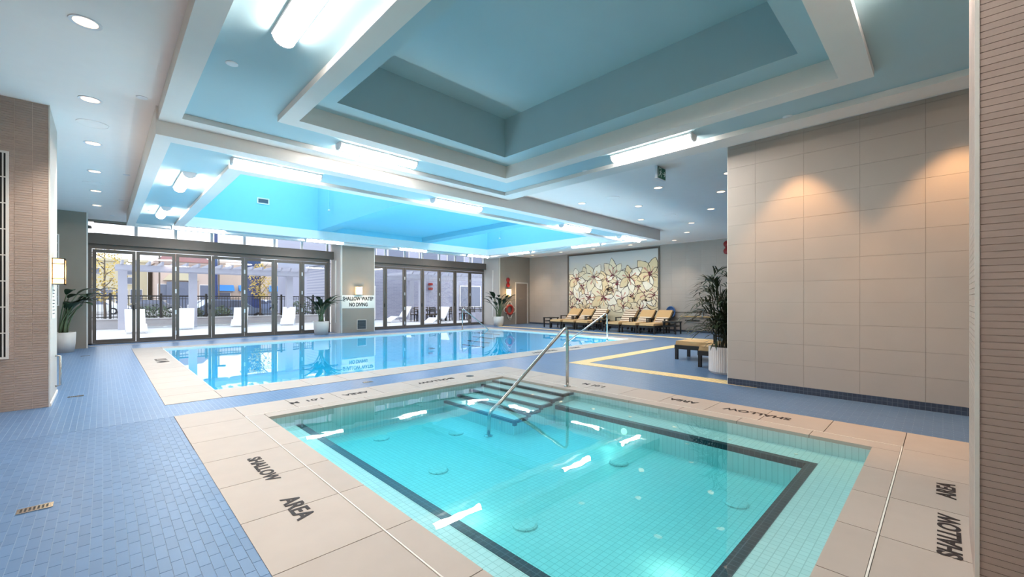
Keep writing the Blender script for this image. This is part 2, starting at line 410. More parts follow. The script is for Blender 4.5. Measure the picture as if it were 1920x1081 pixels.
# near pier with coursed tiles, each its own piece
PXc, PYc = 2.75, -0.106
wpn = wall('wall_pier', 'near pier faced in pinkish brown coursed tiles', 'colgrout', (PXc + .006, PXc + .85, -1.4, PYc - .006, 0, S))
tm1 = MB().box(0, .008, -.128, 0, 0.0012, 0.0288).mesh('tile', 'coltile'); tm2 = MB().box(0, .008, -.147, 0, 0.0012, 0.0288).mesh('tile', 'coltile')
for r_ in range(4, 94):
    link('tile', tm1, wpn, (PXc, PYc - .002, r_*0.03)); link('tile', tm2, wpn, (PXc, PYc - .132, r_*0.03))
b = MB()
for r_ in range(int(S / .03)):
    if not 4 <= r_ < 94:
        b.box(PXc, PXc+.008, PYc-.13, PYc-.002, r_*.03+.0012, r_*.03+.0288); b.box(PXc, PXc+.008, PYc-.279, PYc-.132, r_*.03+.0012, r_*.03+.0288)
    for k in range(6): b.box(PXc, PXc+.008, PYc-.281-.149*(k+1)+.002, PYc-.281-.149*k, r_*.03+.0012, r_*.03+.0288)
    for k in range(5): b.box(PXc+.012+.168*k, PXc+.012+.168*(k+1)-.003, PYc-.008, PYc, r_*.03+.0012, r_*.03+.0288)
o = b.build('tile_facing', 'coltile', wpn); o['kind'] = 'stuff'
MB().box(PXc - .006, PXc + .006, PYc - .006, PYc + .008, 0, S).build('corner_trim', 'wedge', wpn)

# ---- ceiling
ce = MB()
A_O = (0.505, 6.65, -0.5, 6.955); A_I = (0.715, 6.3, -0.28, 6.69)
B_O = (0.48, 14.07, 6.955, 16.1); B_I = (0.65, 13.6, 7.2, 15.85)
ce.box(XL, A_I[0], YN, B_I[2], S, 4.1); ce.box(A_I[1], XM, YN, B_I[2], S, 4.1); ce.box(A_I[0], A_I[1], YN, A_I[2], S, 4.1); ce.box(A_I[0], A_I[1], A_I[3], B_I[2], S, 4.1)
ce.box(XL, B_I[0], B_I[2], YD + .2, S, 4.1); ce.box(B_I[1], XM, B_I[2], YD + .2, S, 4.1); ce.box(B_I[0], B_I[1], B_I[3], YD + .2, S, 4.1)
ceil = struct(ce.build('ceiling', 'soffit'), 'pale flat soffit around two coffered ceilings')
MB().ring(A_O, A_I, 3.635, S).build('coffer_beam', 'white', ceil)
MB().ring(B_O, B_I, 3.455, S).build('coffer_beam', 'white', ceil)
C_O = (1.60, 5.64, 0.49, 5.94); C_I = (1.79, 5.415, 0.75, 5.72); REC = (2.13, 5.06, 1.03, 5.37)
MB().ring(A_I, C_O, 3.705, 3.95).build('coffer_band', 'blue', ceil)
MB().ring(C_O, C_I, 3.63, 3.95).build('coffer_frame', 'white', ceil)
MB().ring(C_I, REC, 3.856, 3.87).build('recess_ledge', 'blue', ceil)
MB().ring((REC[0]-.1, REC[1]+.1, REC[2]-.1, REC[3]+.1), REC, 3.87, 4.525).build('recess_wall', 'blue', ceil)
MB().box(REC[0]-.1, REC[1]+.1, REC[2]-.1, REC[3]+.1, 4.525, 4.6).build('recess_top', 'blue', ceil)
D_O = (1.44, 13.2, 7.95, 15.2); D_I = (1.65, 13.0, 8.19, 15.0); SH = 3.74; TOP = 6.2
MB().ring(B_I, D_O, 3.515, 3.95).build('coffer_band', 'blue', ceil)
MB().ring(D_O, D_I, 3.455, SH).build('coffer_frame', 'white', ceil)
x1, x2 = 5.3, 9.82
for (a, c) in ((D_I[0], x1), (x2, D_I[1])):
    MB().ring((a-.08, c+.08, D_I[2]-.08, D_I[3]+.08), (a, c, D_I[2], D_I[3]), SH, TOP).build('shaft_wall', 'sky', ceil)
    MB().box(a, c, D_I[2], D_I[3], TOP, TOP + .05).build('skylight', 'skylight', ceil)
MID = (5.72, 9.36, 8.6, 14.88)
MB().ring((x1 + .08, x2 - .08, D_I[2], D_I[3]), MID, SH, 3.90).build('mid_panel', 'sky', ceil)
MB().box(MID[0]-.1, MID[1]+.1, MID[2]-.1, MID[3]+.1, 3.90, 3.95).build('mid_recess_top', 'sky', ceil)
# air vent and hanging rods in the shafts
v0 = PY(482, 371, D_I[3]); v1 = PY(504, 384, D_I[3])
vt = thing('air_vent', 'small dark air grille high on the sky blue shaft wall', 'vent', (v0[0], D_I[3], v1[1]))
b = MB(); b.box(0, .34, -.02, 0, 0, .03); b.box(0, .34, -.02, 0, .16, .19); b.box(0, .03, -.02, 0, .03, .16); b.box(.31, .34, -.02, 0, .03, .16); b.build('frame', 'wedge', vt)
MB().box(.03, .31, -.006, 0, .03, .16).build('backing', 'ventw', vt)
sm = MB().box(.03, .31, -.016, -.006, 0, .012).mesh('slat', 'grille')
for k in range(5): link('slat', sm, vt, (0, 0, .04 + k*.025))
for (px, py, X, lab) in ((617, 396, x1, 'thin sprinkler drop pipe on the bright face of the first shaft'), (937, 448, D_I[1], 'thin sprinkler drop pipe in the shaft towards the lounge')):
    y_, z_ = PX(px, py, X - .12)
    t = thing('drop_pipe', lab, 'pipe', (X - .12, y_, z_)); MB().tube([(0, 0, 0.06), (0, 0, TOP - z_)], .018, 8).build('pipe', 'sky', t)
    MB().lathe([(.012, 0), (.04, .02), (.03, .06)], n=10).build('sprinkler_head', 'chrome', t)

# ---- folding doors
nd = 0
def door_bank(x0, n, label):
    global nd
    fr = MB(); fr.box(x0 - .1, x0 + n + .1, YD - .05, YD + .06, 2.93, 3.06); fr.box(x0 - .1, x0, YD - .05, YD + .06, 0, 2.93); fr.box(x0 + n, x0 + n + .1, YD - .05, YD + .06, 0, 2.93)
    fr.box(x0 - .1, x0 + n + .1, YD - .05, YD + .06, 0, .03)
    struct(fr.build('trim_%d' % (10 + nd), 'bronze'), 'dark bronze frame around ' + label)
    stile = MB().box(0, .085, -.03, .03, 0, 2.88).mesh('stile', 'bronze'); rail = MB().box(.085, .905, -.03, .03, 0, .10).mesh('rail', 'bronze')
    pane = MB().box(.085, .905, -.004, .004, .1, 2.79).mesh('pane', 'glass'); hinge = MB().box(-.02, .02, -.05, -.03, 0, .14).mesh('hinge', 'chrome')
    hand = MB().box(-.014, .014, -.06, -.03, 0, .16).mesh('handle', 'black')
    for k in range(n):
        nd += 1
        d = link('door_%d' % nd, None, None, (x0 + k, YD, .035)); struct(d, 'tall glazed folding door leaf in dark bronze')
        link('stile', stile, d, (.006, 0, 0)); link('stile', stile, d, (.905, 0, 0)); link('rail', rail, d, (0, 0, 0)); link('rail', rail, d, (0, 0, 2.78)); link('pane', pane, d)
        if k % 2 == 1:
            for z in (.15, .85, 1.55, 2.3): link('hinge', hinge, d, (1.0, 0, z))
        if k in (0, 2, 4, 5): link('handle', hand, d, (.945, 0, 1.0))
    return
door_bank(-0.235, 7, 'the glazed doors onto the sunny patio')
door_bank(8.40, 7, 'the glazed doors onto the dining terrace')
hd = struct(MB().box(-0.32, 6.97, 17.86, YD + .02, 3.06, 3.38).build('trim_1_header', 'bronze'), 'brown header box above the patio doors'); hd.name = 'trim_4'
hd = struct(MB().box(8.43, 15.42, 17.86, YD + .02, 3.06, 3.38).build('trim_5', 'bronze'), 'brown header box above the terrace doors')
nw = 0
for (x0, n) in ((-0.235, 7), (8.40, 7)):
    pane = MB().box(.04, .96, -.004, .004, 3.41, 3.73).mesh('pane', 'glass')
    mul = MB().box(-.04, .04, -.04, .04, 3.38, 3.76).mesh('mullion', 'chrome'); rl = MB().box(.04, .96, -.03, .03, 3.38, 3.41).mesh('rail', 'bronze')
    for k in range(n):
        nw += 1
        wn = struct(link('window_%d' % nw, None, None, (x0 + k, YD, 0)), 'clerestory pane above the folding doors')
        link('pane', pane, wn); link('mullion', mul, wn, (1.0, 0, 0)); link('rail', rl, wn); link('rail', rl, wn, (0, 0, .34))

# ---- staff door on the brown end wall
dx0 = PY(966, 527, 16.8)[0]; dx1 = 17.62
sd = struct(link('door_20', None, None, (dx0, 16.8, 0)), 'flush taupe staff door in the brown end wall')
W_ = dx1 - dx0
b = MB(); b.box(0, .06, -.035, 0, 0, 2.36); b.box(W_-.06, W_, -.035, 0, 0, 2.36); b.box(.06, W_-.06, -.035, 0, 2.30, 2.36); b.build('frame', 'taupeside', sd)
MB().box(.065, W_-.065, -.02, 0, .01, 2.295).build('leaf', 'doorpaint', sd)
MB().box(.32, .58, -.026, -.02, 1.38, 1.43).build('sign_plate', 'steel', sd)
MB().tube([(.12, -.02, .97), (.12, -.07, .97), (.22, -.07, .97)], .012, 8).build('handle', 'steel', sd)

# ================================================================== POOLS
def coping_side(parent, n, fixed0, fixed1, a0, a1, along, mname):
    """a straight run of coping stones, one object each"""
    st = (a1 - a0) / n
    hw, hl = (fixed1 - fixed0) / 2 - .003, st / 2 - .003
    me = (MB().box(-hw, hw, -hl, hl, -.04, 0) if along == 'y' else MB().box(-hl, hl, -hw, hw, -.04, 0)).mesh('coping_stone', mname)
    for k in range(n):
        c = a0 + (k + .5) * st; f = (fixed0 + fixed1) / 2
        link('coping_stone', me, parent, (f, c, .004) if along == 'y' else (c, f, .004))
spa = thing('spa_pool', 'square shallow spa pool with turquoise water and stone coping', 'pool')
MB().ring(SPA_O, (SPA_W[0]-.12, SPA_W[1]+.12, SPA_W[2]-.12, SPA_W[3]+.12), -.25, -.02).build('coping_bed', 'joint', spa)
coping_side(spa, 10, SPA_O[0], SPA_J[0], 0.256 - .6 + .0, SPA_O[3], 'y', 'coping')
coping_side(spa, 7, SPA_J[3], SPA_O[3], SPA_J[0], SPA_J[1], 'x', 'coping')
coping_side(spa, 10, SPA_J[1], SPA_O[1], SPA_J[2], SPA_O[3], 'y', 'coping')
coping_side(spa, 7, SPA_O[2], SPA_J[2], SPA_J[0], SPA_O[1], 'x', 'coping')
# pale edge bead between the two rings
g_ = .009
MB().ring((SPA_J[0], SPA_J[1], SPA_J[2], SPA_J[3]), (SPA_J[0]+g_, SPA_J[1]-g_, SPA_J[2]+g_, SPA_J[3]-g_), -.03, .006).build('edge_bead', 'wedge', spa)
J2 = (SPA_J[0]+g_, SPA_J[1]-g_, SPA_J[2]+g_, SPA_J[3]-g_)
coping_side(spa, 8, J2[0], SPA_W[0], J2[2], J2[3], 'y', 'coping')
coping_side(spa, 8, SPA_W[1], J2[1], J2[2], J2[3], 'y', 'coping')
coping_side(spa, 6, SPA_W[3], J2[3], SPA_W[0], SPA_W[1], 'x', 'coping')
coping_side(spa, 6, J2[2], SPA_W[2], SPA_W[0], SPA_W[1], 'x', 'coping')
WZ = -0.012
ZB, ZF = -0.15, -0.40
wx0, wx1, wy0, wy1 = SPA_W
MB().ring((wx0-.12, wx1+.12, wy0-.12, wy1+.12), SPA_W, ZF - .1, -.03).build('basin_wall', 'pooltile', spa)
MB().box(wx0, wx1, wy0, wy1, ZF - .1, ZF).build('basin_floor', 'pooltile', spa)
bx0, bx1, by0, ye0 = 1.735, 4.62, 0.875, 3.86
MB().box(wx0, bx0, wy0, wy1, ZF, ZB).build('bench', 'pooltile', spa)
MB().box(bx1, wx1, wy0, 3.86, ZF, ZB).build('bench', 'pooltile', spa)
MB().box(bx0, bx1, wy0, by0, ZF, ZB).build('bench', 'pooltile', spa)
MB().box(bx0 - .01, bx0 + .004, by0, wy1, ZF, ZB - .05).build('bench_riser', 'pooltile', spa)
MB().box(bx1 - .004, bx1 + .01, by0, ye0, ZF, ZB - .05).build('bench_riser', 'pooltile', spa)
MB().box(bx0, bx1, by0 - .01, by0 + .004, ZF, ZB - .05).build('bench_riser', 'pooltile', spa)
st_ = .075
MB().box(bx0 - st_, bx0 + .003, by0 - st_, wy1, ZB - .05, ZB + .004).build('bench_edge_line', 'blacktile', spa)
MB().box(bx1 - .003, bx1 + st_, by0 - st_, 3.86, ZB - .05, ZB + .004).build('bench_edge_line', 'blacktile', spa)
MB().box(bx0, bx1, by0 - st_, by0 + .003, ZB - .05, ZB + .004).build('bench_edge_line', 'blacktile', spa)
sx = [4.82, 4.57, 4.32, 4.07, 3.81]; szs = [-.033, -.069, -.115, -.165, -.218]; ye = 3.87
prev = wx1
for k in range(5):
    s_ = MB().box(sx[k], prev if k else wx1, ye, wy1, ZF, szs[k]).build('step', 'pooltile', spa)
    b = MB(); b.box(sx[k] - .004, sx[k] + .05, ye, wy1, szs[k] - .03, szs[k] + .003)
    b.box(sx[k], (sx[k-1] if k else wx1) + .0, ye - .004, ye + .045, szs[k] - .03, szs[k] + .003)
    b.box(sx[k] - .004, sx[k] + .05, ye - .005, ye + .03, (szs[k+1] if k < 4 else szs[k] - .06), szs[k])
    b.build('nosing_line', 'blacktile', s_); prev = sx[k]
for (px, py) in ((822, 882), (855, 812), (984, 984), (1160, 868), (715, 822)):
    x, y = G(px, py, ZF); MB().lathe([(.10, 0), (.10, .012), (.085, .02)], (x, y, ZF), 20).build('suction_cover', 'pooltile', spa)
for (px, py) in ((1380, 944),):
    x, y = G(px, py, ZF); MB().lathe([(.10, 0), (.10, .012), (.085, .02)], (x, y, ZF), 20).build('suction_cover', 'pooltile', spa)
jm = MB().lathe([(.018, 0), (.018, .006)], n=12).mesh('jet', 'wedge')
for k in range(5): link('jet', jm, spa, (bx1 + .22, 1.0 + .6*k, ZB))
MB().box(wx0 - .01, wx1 + .01, wy0 - .01, wy1 + .01, ZF - .03, WZ).build('water', 'spawater', spa)

pool = thing('swimming_pool', 'long rectangular swimming pool with bright blue water', 'pool')
MB().ring(POOL_O, (POOL_W[0]-.12, POOL_W[1]+.12, POOL_W[2]-.12, POOL_W[3]+.12), -.25, -.02).build('coping_bed', 'joint', pool)
coping_side(pool, 14, POOL_O[0], POOL_W[0], POOL_O[2], POOL_O[3], 'y', 'coping')
coping_side(pool, 14, POOL_W[1], POOL_O[1], POOL_O[2], POOL_O[3], 'y', 'coping')
coping_side(pool, 20, POOL_O[2], POOL_W[2], POOL_W[0], POOL_W[1], 'x', 'coping')
coping_side(pool, 20, POOL_W[3], POOL_O[3], POOL_W[0], POOL_W[1], 'x', 'coping')
px0, px1, py0, py1 = POOL_W; PZ = -0.03; PF = -1.0
MB().ring((px0, px1, py0, py1), (px0+.015, px1-.015, py0+.015, py1-.015), -.04, .006).build('edge_bead', 'wedge', pool)
MB().ring((px0-.12, px1+.12, py0-.12, py1+.12), POOL_W, PF - .1, -.041).build('basin_wall', 'lanetile', pool)
MB().box(px0, px1, py0, py1, PF - .1, PF).build('basin_floor', 'lanetile', pool)
for k in range(4):
    s_ = MB().box(px1 - 1.2 + .3*k - .3, px1, py1 - 1.5, py1, PF if k == 0 else -.16*(4-k) - .16, -.16*(4-k)).build('step', 'lanetile', pool)
    MB().box(px1 - 1.5 + .3*k, px1 - 1.45 + .3*k, py1 - 1.5, py1, -.16*(4-k) - .03, -.16*(4-k) + .003).build('nosing_line', 'blacktile', s_)
for (px, py) in ((615, 671), (774, 655), (878, 643)):
    x, y = G(px, py, PF)
    if py0 < y < py1: MB().lathe([(.2, 0), (.2, .02), (.17, .03)], (x, y, PF), 20).build('main_drain', 'black', pool)
MB().box(px0 - .01, px1 + .01, py0 - .01, py1 + .01, PF - .03, PZ).build('water', 'poolwater', pool)

# underwater lamps in the spa, plus unseen ones added to brighten the pool
def water_lamp_or_fill(parent, loc, n, energy, col):
    b = MB(); b.lathe([(.04, 0), (.04, .012), (.03, .018)], n=18)
    z = Vector((0, 0, 1)).rotation_difference(Vector(n)); b.v = [tuple(z @ Vector(v)) for v in b.v]
    b.build('underwater_lamp_or_fill', 'lens', parent, False, loc)
    ld = bpy.data.lights.new('underwater_glow', 'POINT'); ld.energy = energy; ld.color = col; ld.shadow_soft_size = .06
    o = bpy.data.objects.new('underwater_glow', ld); C.objects.link(o); o.location = Vector(loc) + Vector(n)*.35
M['lens'] = emit('lamp_or_fill_lens', (255, 250, 220), 0.25)
for (loc, n) in (((bx1 - .004, 2.75, -.27), (-1, 0, 0)), ((2.6, by0 + .004, -.27), (0, 1, 0)), ((bx0 + .004, 2.6, -.27), (1, 0, 0))):
    water_lamp_or_fill(spa, loc, n, 0.4, (1, .96, .72))
for x in (2.6, 4.9, 7.2, 9.5, 11.8): water_lamp_or_fill(pool, (x, py0 + .004, -.5), (0, 1, 0), 40.0, (1, 1, 1))  # added fill lights, out of view on the near wall, brighten the pool water

# lettering painted on the coping stones
def deck_text(body, x, y, size, rz, parent, off=.004):
    text('lettering', body, size, (x, y, .0062), (0, 0, rz), 'letter', parent, .0006, off)
deck_text('SHALLOW', .915, 3.81, .13, R(-90), spa); 
deck_text('AREA', .90, 2.93, .15, R(-90), spa)
deck_text('1.01', 2.06, 5.94, .15, R(180), spa); deck_text('M', 1.80, 5.94, .15, R(180), spa); deck_text('AREA', 2.62, 5.92, .15, R(180), spa); deck_text('SHALLOW', 4.0, 5.92, .15, R(180), spa)
deck_text('1.01 M', 5.57, 3.85, .15, R(90), spa); deck_text('AREA', 5.56, 2.42, .15, R(90), spa); deck_text('SHALLOW', 5.56, 1.55, .15, R(90), spa)
deck_text('SHALLOW', 3.48, -.03, .13, 0, spa); deck_text('AREA', 4.28, -.02, .13, 0, spa)
deck_text('1.01 M', .93, 12.2, .3, R(-90), pool); deck_text('SHALLOW', 8.3, 7.3, .2, R(180), pool); deck_text('AREA', 9.6, 7.3, .2, R(180), pool)

# floor gullies
def gully(label, x, y, rz):
    t = thing('floor_drain', label, 'drain', (x, y, .001), rz, 'floor drains in the deck')
    b = MB(); b.ring((-.08, .08, -.045, .045), (-.066, .066, -.03, .03), 0, .004); 
    for k in range(7): b.box(-.066 + .019*k + .010, -.066 + .019*k + .019, -.03, .03, 0, .004)
    b.build('grate', 'steel', t); MB().box(-.066, .066, -.03, .03, 0, .0008).build('sump', 'black', t)
x, y = G(66, 953); gully('small steel floor drain in the blue mosaic beside the spa lettering', x, y, 0)
x, y = G(142, 743); gully('small steel floor drain beside the tiled column', x, y, 0)
x, y = G(160, 667); gully('small dark floor drain near the planter behind the column', x, y, 0)
x, y = G(690, 716); gully('small floor drain in the strip between spa and swimming pool', x, y, 0)
for (px, py, par, lab) in ((881, 705, spa, 1), (811, 653.5, pool, 1)):
    x, y = G(px, py); MB().lathe([(.07, 0), (.07, .004), (.05, .006)], (x, y, .004), 16).build('skimmer_lid', 'black', par)

# handrails
def rail(label, P, foot=True):
    t = thing('handrail', label, 'handrail', P[0])
    o = Vector(P[0]); pts = [Vector(p) - o for p in P]
    # round the corners
    out = [pts[0]]
    for i in range(1, len(pts) - 1):
        a, p, c = pts[i-1], pts[i], pts[i+1]; r = min(.14, (a-p).length*.45, (c-p).length*.45)
        s0 = p + (a-p).normalized()*r; s1 = p + (c-p).normalized()*r
        for k in range(7):
            u = k/6; out.append(s0*(1-u)**2 + p*2*u*(1-u) + s1*u*u)
    out.append(pts[-1])
    MB().tube(out, .024, 12).build('tube', 'steel', t, True)
    MB().lathe([(.055, 0), (.055, .01), (.03, .022)], (0, 0, 0), 16).build('flange', 'steel', t)
    e = pts[-1]; MB().lathe([(.055, 0), (.055, .01), (.03, .022)], (e.x, e.y, e.z), 16).build('flange', 'steel', t)
rail('stainless steel handrail leading down the spa steps', [(5.19, 4.09, .005), (5.19, 4.09, .96), (3.74, 4.09, -.02), (3.58, 4.09, -.09), (3.56, 4.09, -.40)])
rail('stainless steel handrail by the terrace doors at the pool steps', [(11.75, 15.3, .005), (11.75, 15.3, 1.0), (13.1, 14.9, -.12), (13.1, 14.9, -.5)])
rail('stainless steel handrail at the pool corner before the lounge', [(11.95, 7.75, .005), (11.95, 7.75, .95), (9.65, 7.75, .05), (9.5, 7.75, -.9)])

# ================================================================== LIGHT FITTINGS
def fixture(label, cx, cy, z, along, L_=1.32):
    """half round wraparound fluorescent, fixed to the band above it"""
    t = thing('ceiling_light', label, 'light', (cx, cy, z), 0 if along == 'x' else PI / 2, 'wraparound lights on the blue coffer bands')
    MB().box(-L_/2, L_/2, -.10, .10, -.025, 0).build('housing', 'plastic', t)
    poly = [(.088 * math.cos(a), -.025 - .075 * math.sin(a)) for a in [PI * k / 10 for k in range(11)]]
    MB().prism(poly, -L_/2 + .02, L_/2 - .02, 'x').build('diffuser', 'lamp', t, False)
    for s_ in (-1, 1):
        p2 = [(.093 * math.cos(a), -.025 - .08 * math.sin(a)) for a in [PI * k / 10 for k in range(11)]]
        MB().prism(p2, s_*L_/2 - s_*.02, s_*L_/2, 'x').build('end_cap', 'plastic', t)
    return t
ZA, ZBn = 3.705, 3.515
fixture('large wraparound light on the band between walkway and spa recess', 1.155, 3.45, ZA, 'y')
fixture('wraparound light behind the large one over the walkway side of the spa', 1.155, 0.9, ZA, 'y')
fixture('wraparound light over the strip between spa and pool', 3.18, 6.32, ZA, 'x')
fixture('wraparound light beside the green exit sign', 6.0, 3.12, ZA, 'y')
fixture('wraparound light above the near pier', 3.6, 0.1, ZA, 'x')
fixture('stubby looking wraparound light on the walkway band of the pool coffer, nearer the spa', 1.05, 9.55, ZBn, 'y')
fixture('stubby looking wraparound light on the walkway band of the pool coffer, nearer the patio doors', 1.05, 13.2, ZBn, 'y')
for i, x in enumerate((2.06, 5.68, 10.0, 13.05)):
    fixture(['wraparound light at the walkway end of the beam between spa and pool', 'wraparound light in the middle of the beam between spa and pool', 'third wraparound light along the beam between spa and pool', 'wraparound light at the lounge end of the beam between spa and pool'][i], x, 7.57, ZBn, 'x')
for i, x in enumerate((2.08, 5.75, 9.35, 12.9)):
    fixture(['wraparound light over the walkway end of the patio doors', 'wraparound light beside the pillar over the patio doors', 'wraparound light over the middle of the terrace doors', 'wraparound light over the lounge end of the terrace doors'][i], x, 15.6, ZBn, 'x')
fixture('wraparound light on the lounge side band nearer the end wall', 13.4, 13.25, ZBn, 'y')
fixture('wraparound light on the lounge side band nearer the mural', 13.4, 9.65, ZBn, 'y')

# recessed downlights, caps and speakers
dl_ring = MB().lathe([(.11, .0), (.11, -.008), (.085, -.004), (.085, .0)], n=24).mesh('trim_ring', 'plastic')
dl_lens = MB().lathe([(.083, -.001), (.083, -.0035)], n=24).mesh('lens', 'dl')
def downlight(x, y, z, label, group):
    t = thing('downlight', label, 'light', (x, y, z), 0, group); link('trim_ring', dl_ring, t); link('lens', dl_lens, t)
for k in range(7): downlight(-.11, 3.3 + 2.01*k, S, 'round recessed downlight over the blue walkway', 'downlights in a row over the walkway')
for (x, y) in ((8.74, 6.42), (8.72, 4.36), (8.7, 2.9), (10.07, 5.58), (10.06, 3.52), (11.8, 6.45), (11.78, 4.38), (13.47, 5.61), (15.22, 6.5)):
    downlight(x, y, S, 'round recessed downlight in the lounge soffit', 'downlights scattered over the lounge')
for y in (7.73, 9.74, 11.72, 13.71, 15.7): downlight(16.87, y, S, 'round recessed downlight close to the mural wall', 'downlights in a row before the mural wall')
wall_dl = [(6.78, 1.44), (6.78, -.14)]
for (x, y) in wall_dl: downlight(x, y, S, 'recessed warm downlight grazing the porcelain wall', 'wall washers behind the beam')
cap = MB().lathe([(.055, 0), (.055, -.006), (.045, -.01)], n=20).mesh('sprinkler_cap', 'plastic')
def capat(x, y, z, label): tag(link('sprinkler_cap', cap, None, (x, y, z)), label, 'sprinkler cap', 'concealed sprinkler caps')
for (x, y) in ((.34, 6.8), (.333, 11.2), (.333, 14.13), (.2, 16.9)): capat(x, y, S, 'small white sprinkler cap in the walkway soffit')
for (x, y) in ((.92, 4.94), (6.29, 1.39), (6.3, 4.55)): capat(x, y, ZA, 'small white sprinkler cap on the blue band over the spa')
for (x, y) in ((.84, 9.76), (.84, 13.43)): capat(x, y, ZBn, 'small white sprinkler cap on the blue band over the pool')
spk = MB().lathe([(.17, 0), (.17, -.006), (.16, -.008), (.155, -.004)], n=28).mesh('ceiling_speaker', 'soffit')
for (x, y, lab) in ((-.1, 8.3, 'flush round ceiling speaker beside the tiled column'), (-.14, 12.5, 'flush round ceiling speaker further along the walkway'), (8.78, 5.55, 'flush round ceiling speaker near the exit sign'), (11.74, 5.52, 'flush round ceiling speaker deeper in the lounge')):
    tag(link('ceiling_speaker', spk, None, (x, y, S)), lab, 'speaker', 'flush ceiling speakers')

def lamp(name, kind, loc, energy, color, **kw):
    ld = bpy.data.lights.new(name, kind); ld.energy = energy; ld.color = color
    for k, v in kw.items(): setattr(ld, k, v)
    o = bpy.data.objects.new(name, ld); C.objects.link(o); o.location = loc; return o
for (x, y) in wall_dl: lamp('wall_washer', 'SPOT', (x, y, S - .02), 75, (1, .55, .24), spot_size=R(72), spot_blend=.5, shadow_soft_size=.06)
for k in range(6): lamp('walkway_downlight', 'SPOT', (-.11, 3.3 + 2.01*k, S - .03), 85, (1, .92, .82), spot_size=R(95), spot_blend=.8, shadow_soft_size=.08)
for (x, y) in ((8.74, 4.36), (10.07, 5.58), (11.78, 4.38), (13.47, 5.61), (15.22, 6.5)): lamp('lounge_downlight', 'SPOT', (x, y, S - .03), 60, (1, .86, .68), spot_size=R(95), spot_blend=.8, shadow_soft_size=.08)
for y in (7.73, 9.74, 11.72, 13.71, 15.7): lamp('mural_downlight', 'SPOT', (16.87, y, S - .03), 45, (1, .84, .64), spot_size=R(95), spot_blend=.8, shadow_soft_size=.08)

# wall sconces
def sconce(label, loc, rz, h=.34, wd=.27, dp=.11, power=6):
    t = thing('wall_sconce', label, 'sconce', loc, rz)          # local: wall plane y=0, body towards -y
    MB().box(-wd/2 + .012, wd/2 - .012, -dp + .012, -.012, .012, h - .012).build('lens', 'sconce', t)
    b = MB()
    for s_ in (-1, 1):
        b.box(s_*wd/2 - (.012 if s_ > 0 else 0), s_*wd/2 + (0 if s_ > 0 else .012), -dp, -dp + .012, 0, h)
    for z in (0, .07, h - .082, h - .012): b.box(-wd/2, wd/2, -dp, -dp + .010, z, z + .012)
    for z in (0, h - .012): b.box(-wd/2, wd/2, -dp, 0, z, z + .012)
    for z in (.07, h - .082):
        for s_ in (-1, 1): b.box(s_*wd/2 - .004, s_*wd/2 + .004, -dp, 0, z, z + .012)
    b.build('frame', 'bronze', t)
    MB().box(-wd/2 + .03, wd/2 - .03, -.012, 0, .02, h - .02).build('back_plate', 'bronze', t)
    return t
sconce('glowing box sconce on the tiled column', (-.482, 8.32, 1.56), PI / 2, .35, .26, .12)
sconce('glowing box sconce above the no diving sign', (7.72, 17.2, 1.585), 0, .34, .27)
sconce('glowing box sconce between the fire bell and the red lifebuoy', (16.08, 16.8, 1.57), 0, .40, .3)
for (p, e) in (((-.30, 8.32, 1.74), 4), ((7.72, 17.0, 1.75), 8), ((16.08, 16.6, 1.77), 8)):
    lamp('sconce_glow', 'POINT', p, e, (1, .68, .34), shadow_soft_size=.08)

# ================================================================== SIGNS AND WALL FITTINGS
t = thing('warning_sign', 'white sign reading shallow water no diving on the pillar', 'sign', (7.72, 17.2, 1.014))
MB().box(-.70, .70, -.012, 0, 0, .543).build('board', 'sign', t)
text('lettering', 'SHALLOW WATER', .21, (0, -.0135, .395), (PI/2, 0, 0), 'letter', t, .0008, .008, .76)
text('lettering', 'NO DIVING', .205, (0, -.0135, .145), (PI/2, 0, 0), 'letter', t, .0008, .008, .74)
def grille(name, label, loc, w_, h_, n, mt, fr, rz=0, vert=False):
    t = thing(name, label, 'grille', loc, rz)
    b = MB(); e = .025; b.box(0, w_, -.015, 0, 0, e); b.box(0, w_, -.015, 0, h_-e, h_); b.box(0, e, -.015, 0, e, h_-e); b.box(w_-e, w_, -.015, 0, e, h_-e); b.build('frame', fr, t)
    MB().box(e, w_-e, -.004, 0, e, h_-e).build('backing', 'black', t)
    if vert:
        m = MB().box(-.006, .006, -.013, -.004, e, h_-e).mesh('slat', mt)
        for k in range(n): link('slat', m, t, (e + (w_-2*e)*(k+.5)/n, 0, 0))
        m2 = MB().box(e, w_-e, -.014, -.004, -.006, .006).mesh('cross_bar', mt)
        for k in range(1, 8): link('cross_bar', m2, t, (0, 0, h_*k/8))
    else:
        m = MB().box(e, w_-e, -.012, -.004, -.006, .006).mesh('slat', mt)
        for k in range(n): link('slat', m, t, (0, 0, e + (h_-2*e)*(k+.5)/n))
grille('wall_grille', 'square grey grille low on the pillar', (7.65, 17.2, .11), .42, .42, 9, 'grille', 'taupeside')
grille('wall_grille', 'tall white air grille on the front of the tiled column', (-1.09, 7.905, .64), .275, 2.51, 5, 'white', 'white', 0, True)
grille('wall_grille', 'tall white air grille on the taupe pier behind the planter', (-1.08, 16.795, 1.2), .23, 1.95, 5, 'white', 'white', 0, True)
t = thing('notice_sheet', 'white printed notice under the sconce on the column', 'notice', (-.481, 8.2, 1.10))
MB().box(0, .004, 0, .5, 0, .43).build('sheet', 'sign', t)
for k in range(8): MB().box(.004, .0045, .06, .44 - .06*(k % 3), .38 - .045*k, .392 - .045*k).build('text_line', 'letter', t)
t = thing('grab_bar', 'short vertical steel bar low on the column side', 'handle', (-.48, 8.72, .12))
MB().tube([(0, 0, .02), (.05, 0, .03), (.05, 0, .44), (0, 0, .45)], .014, 8).build('bar', 'steel', t, True)
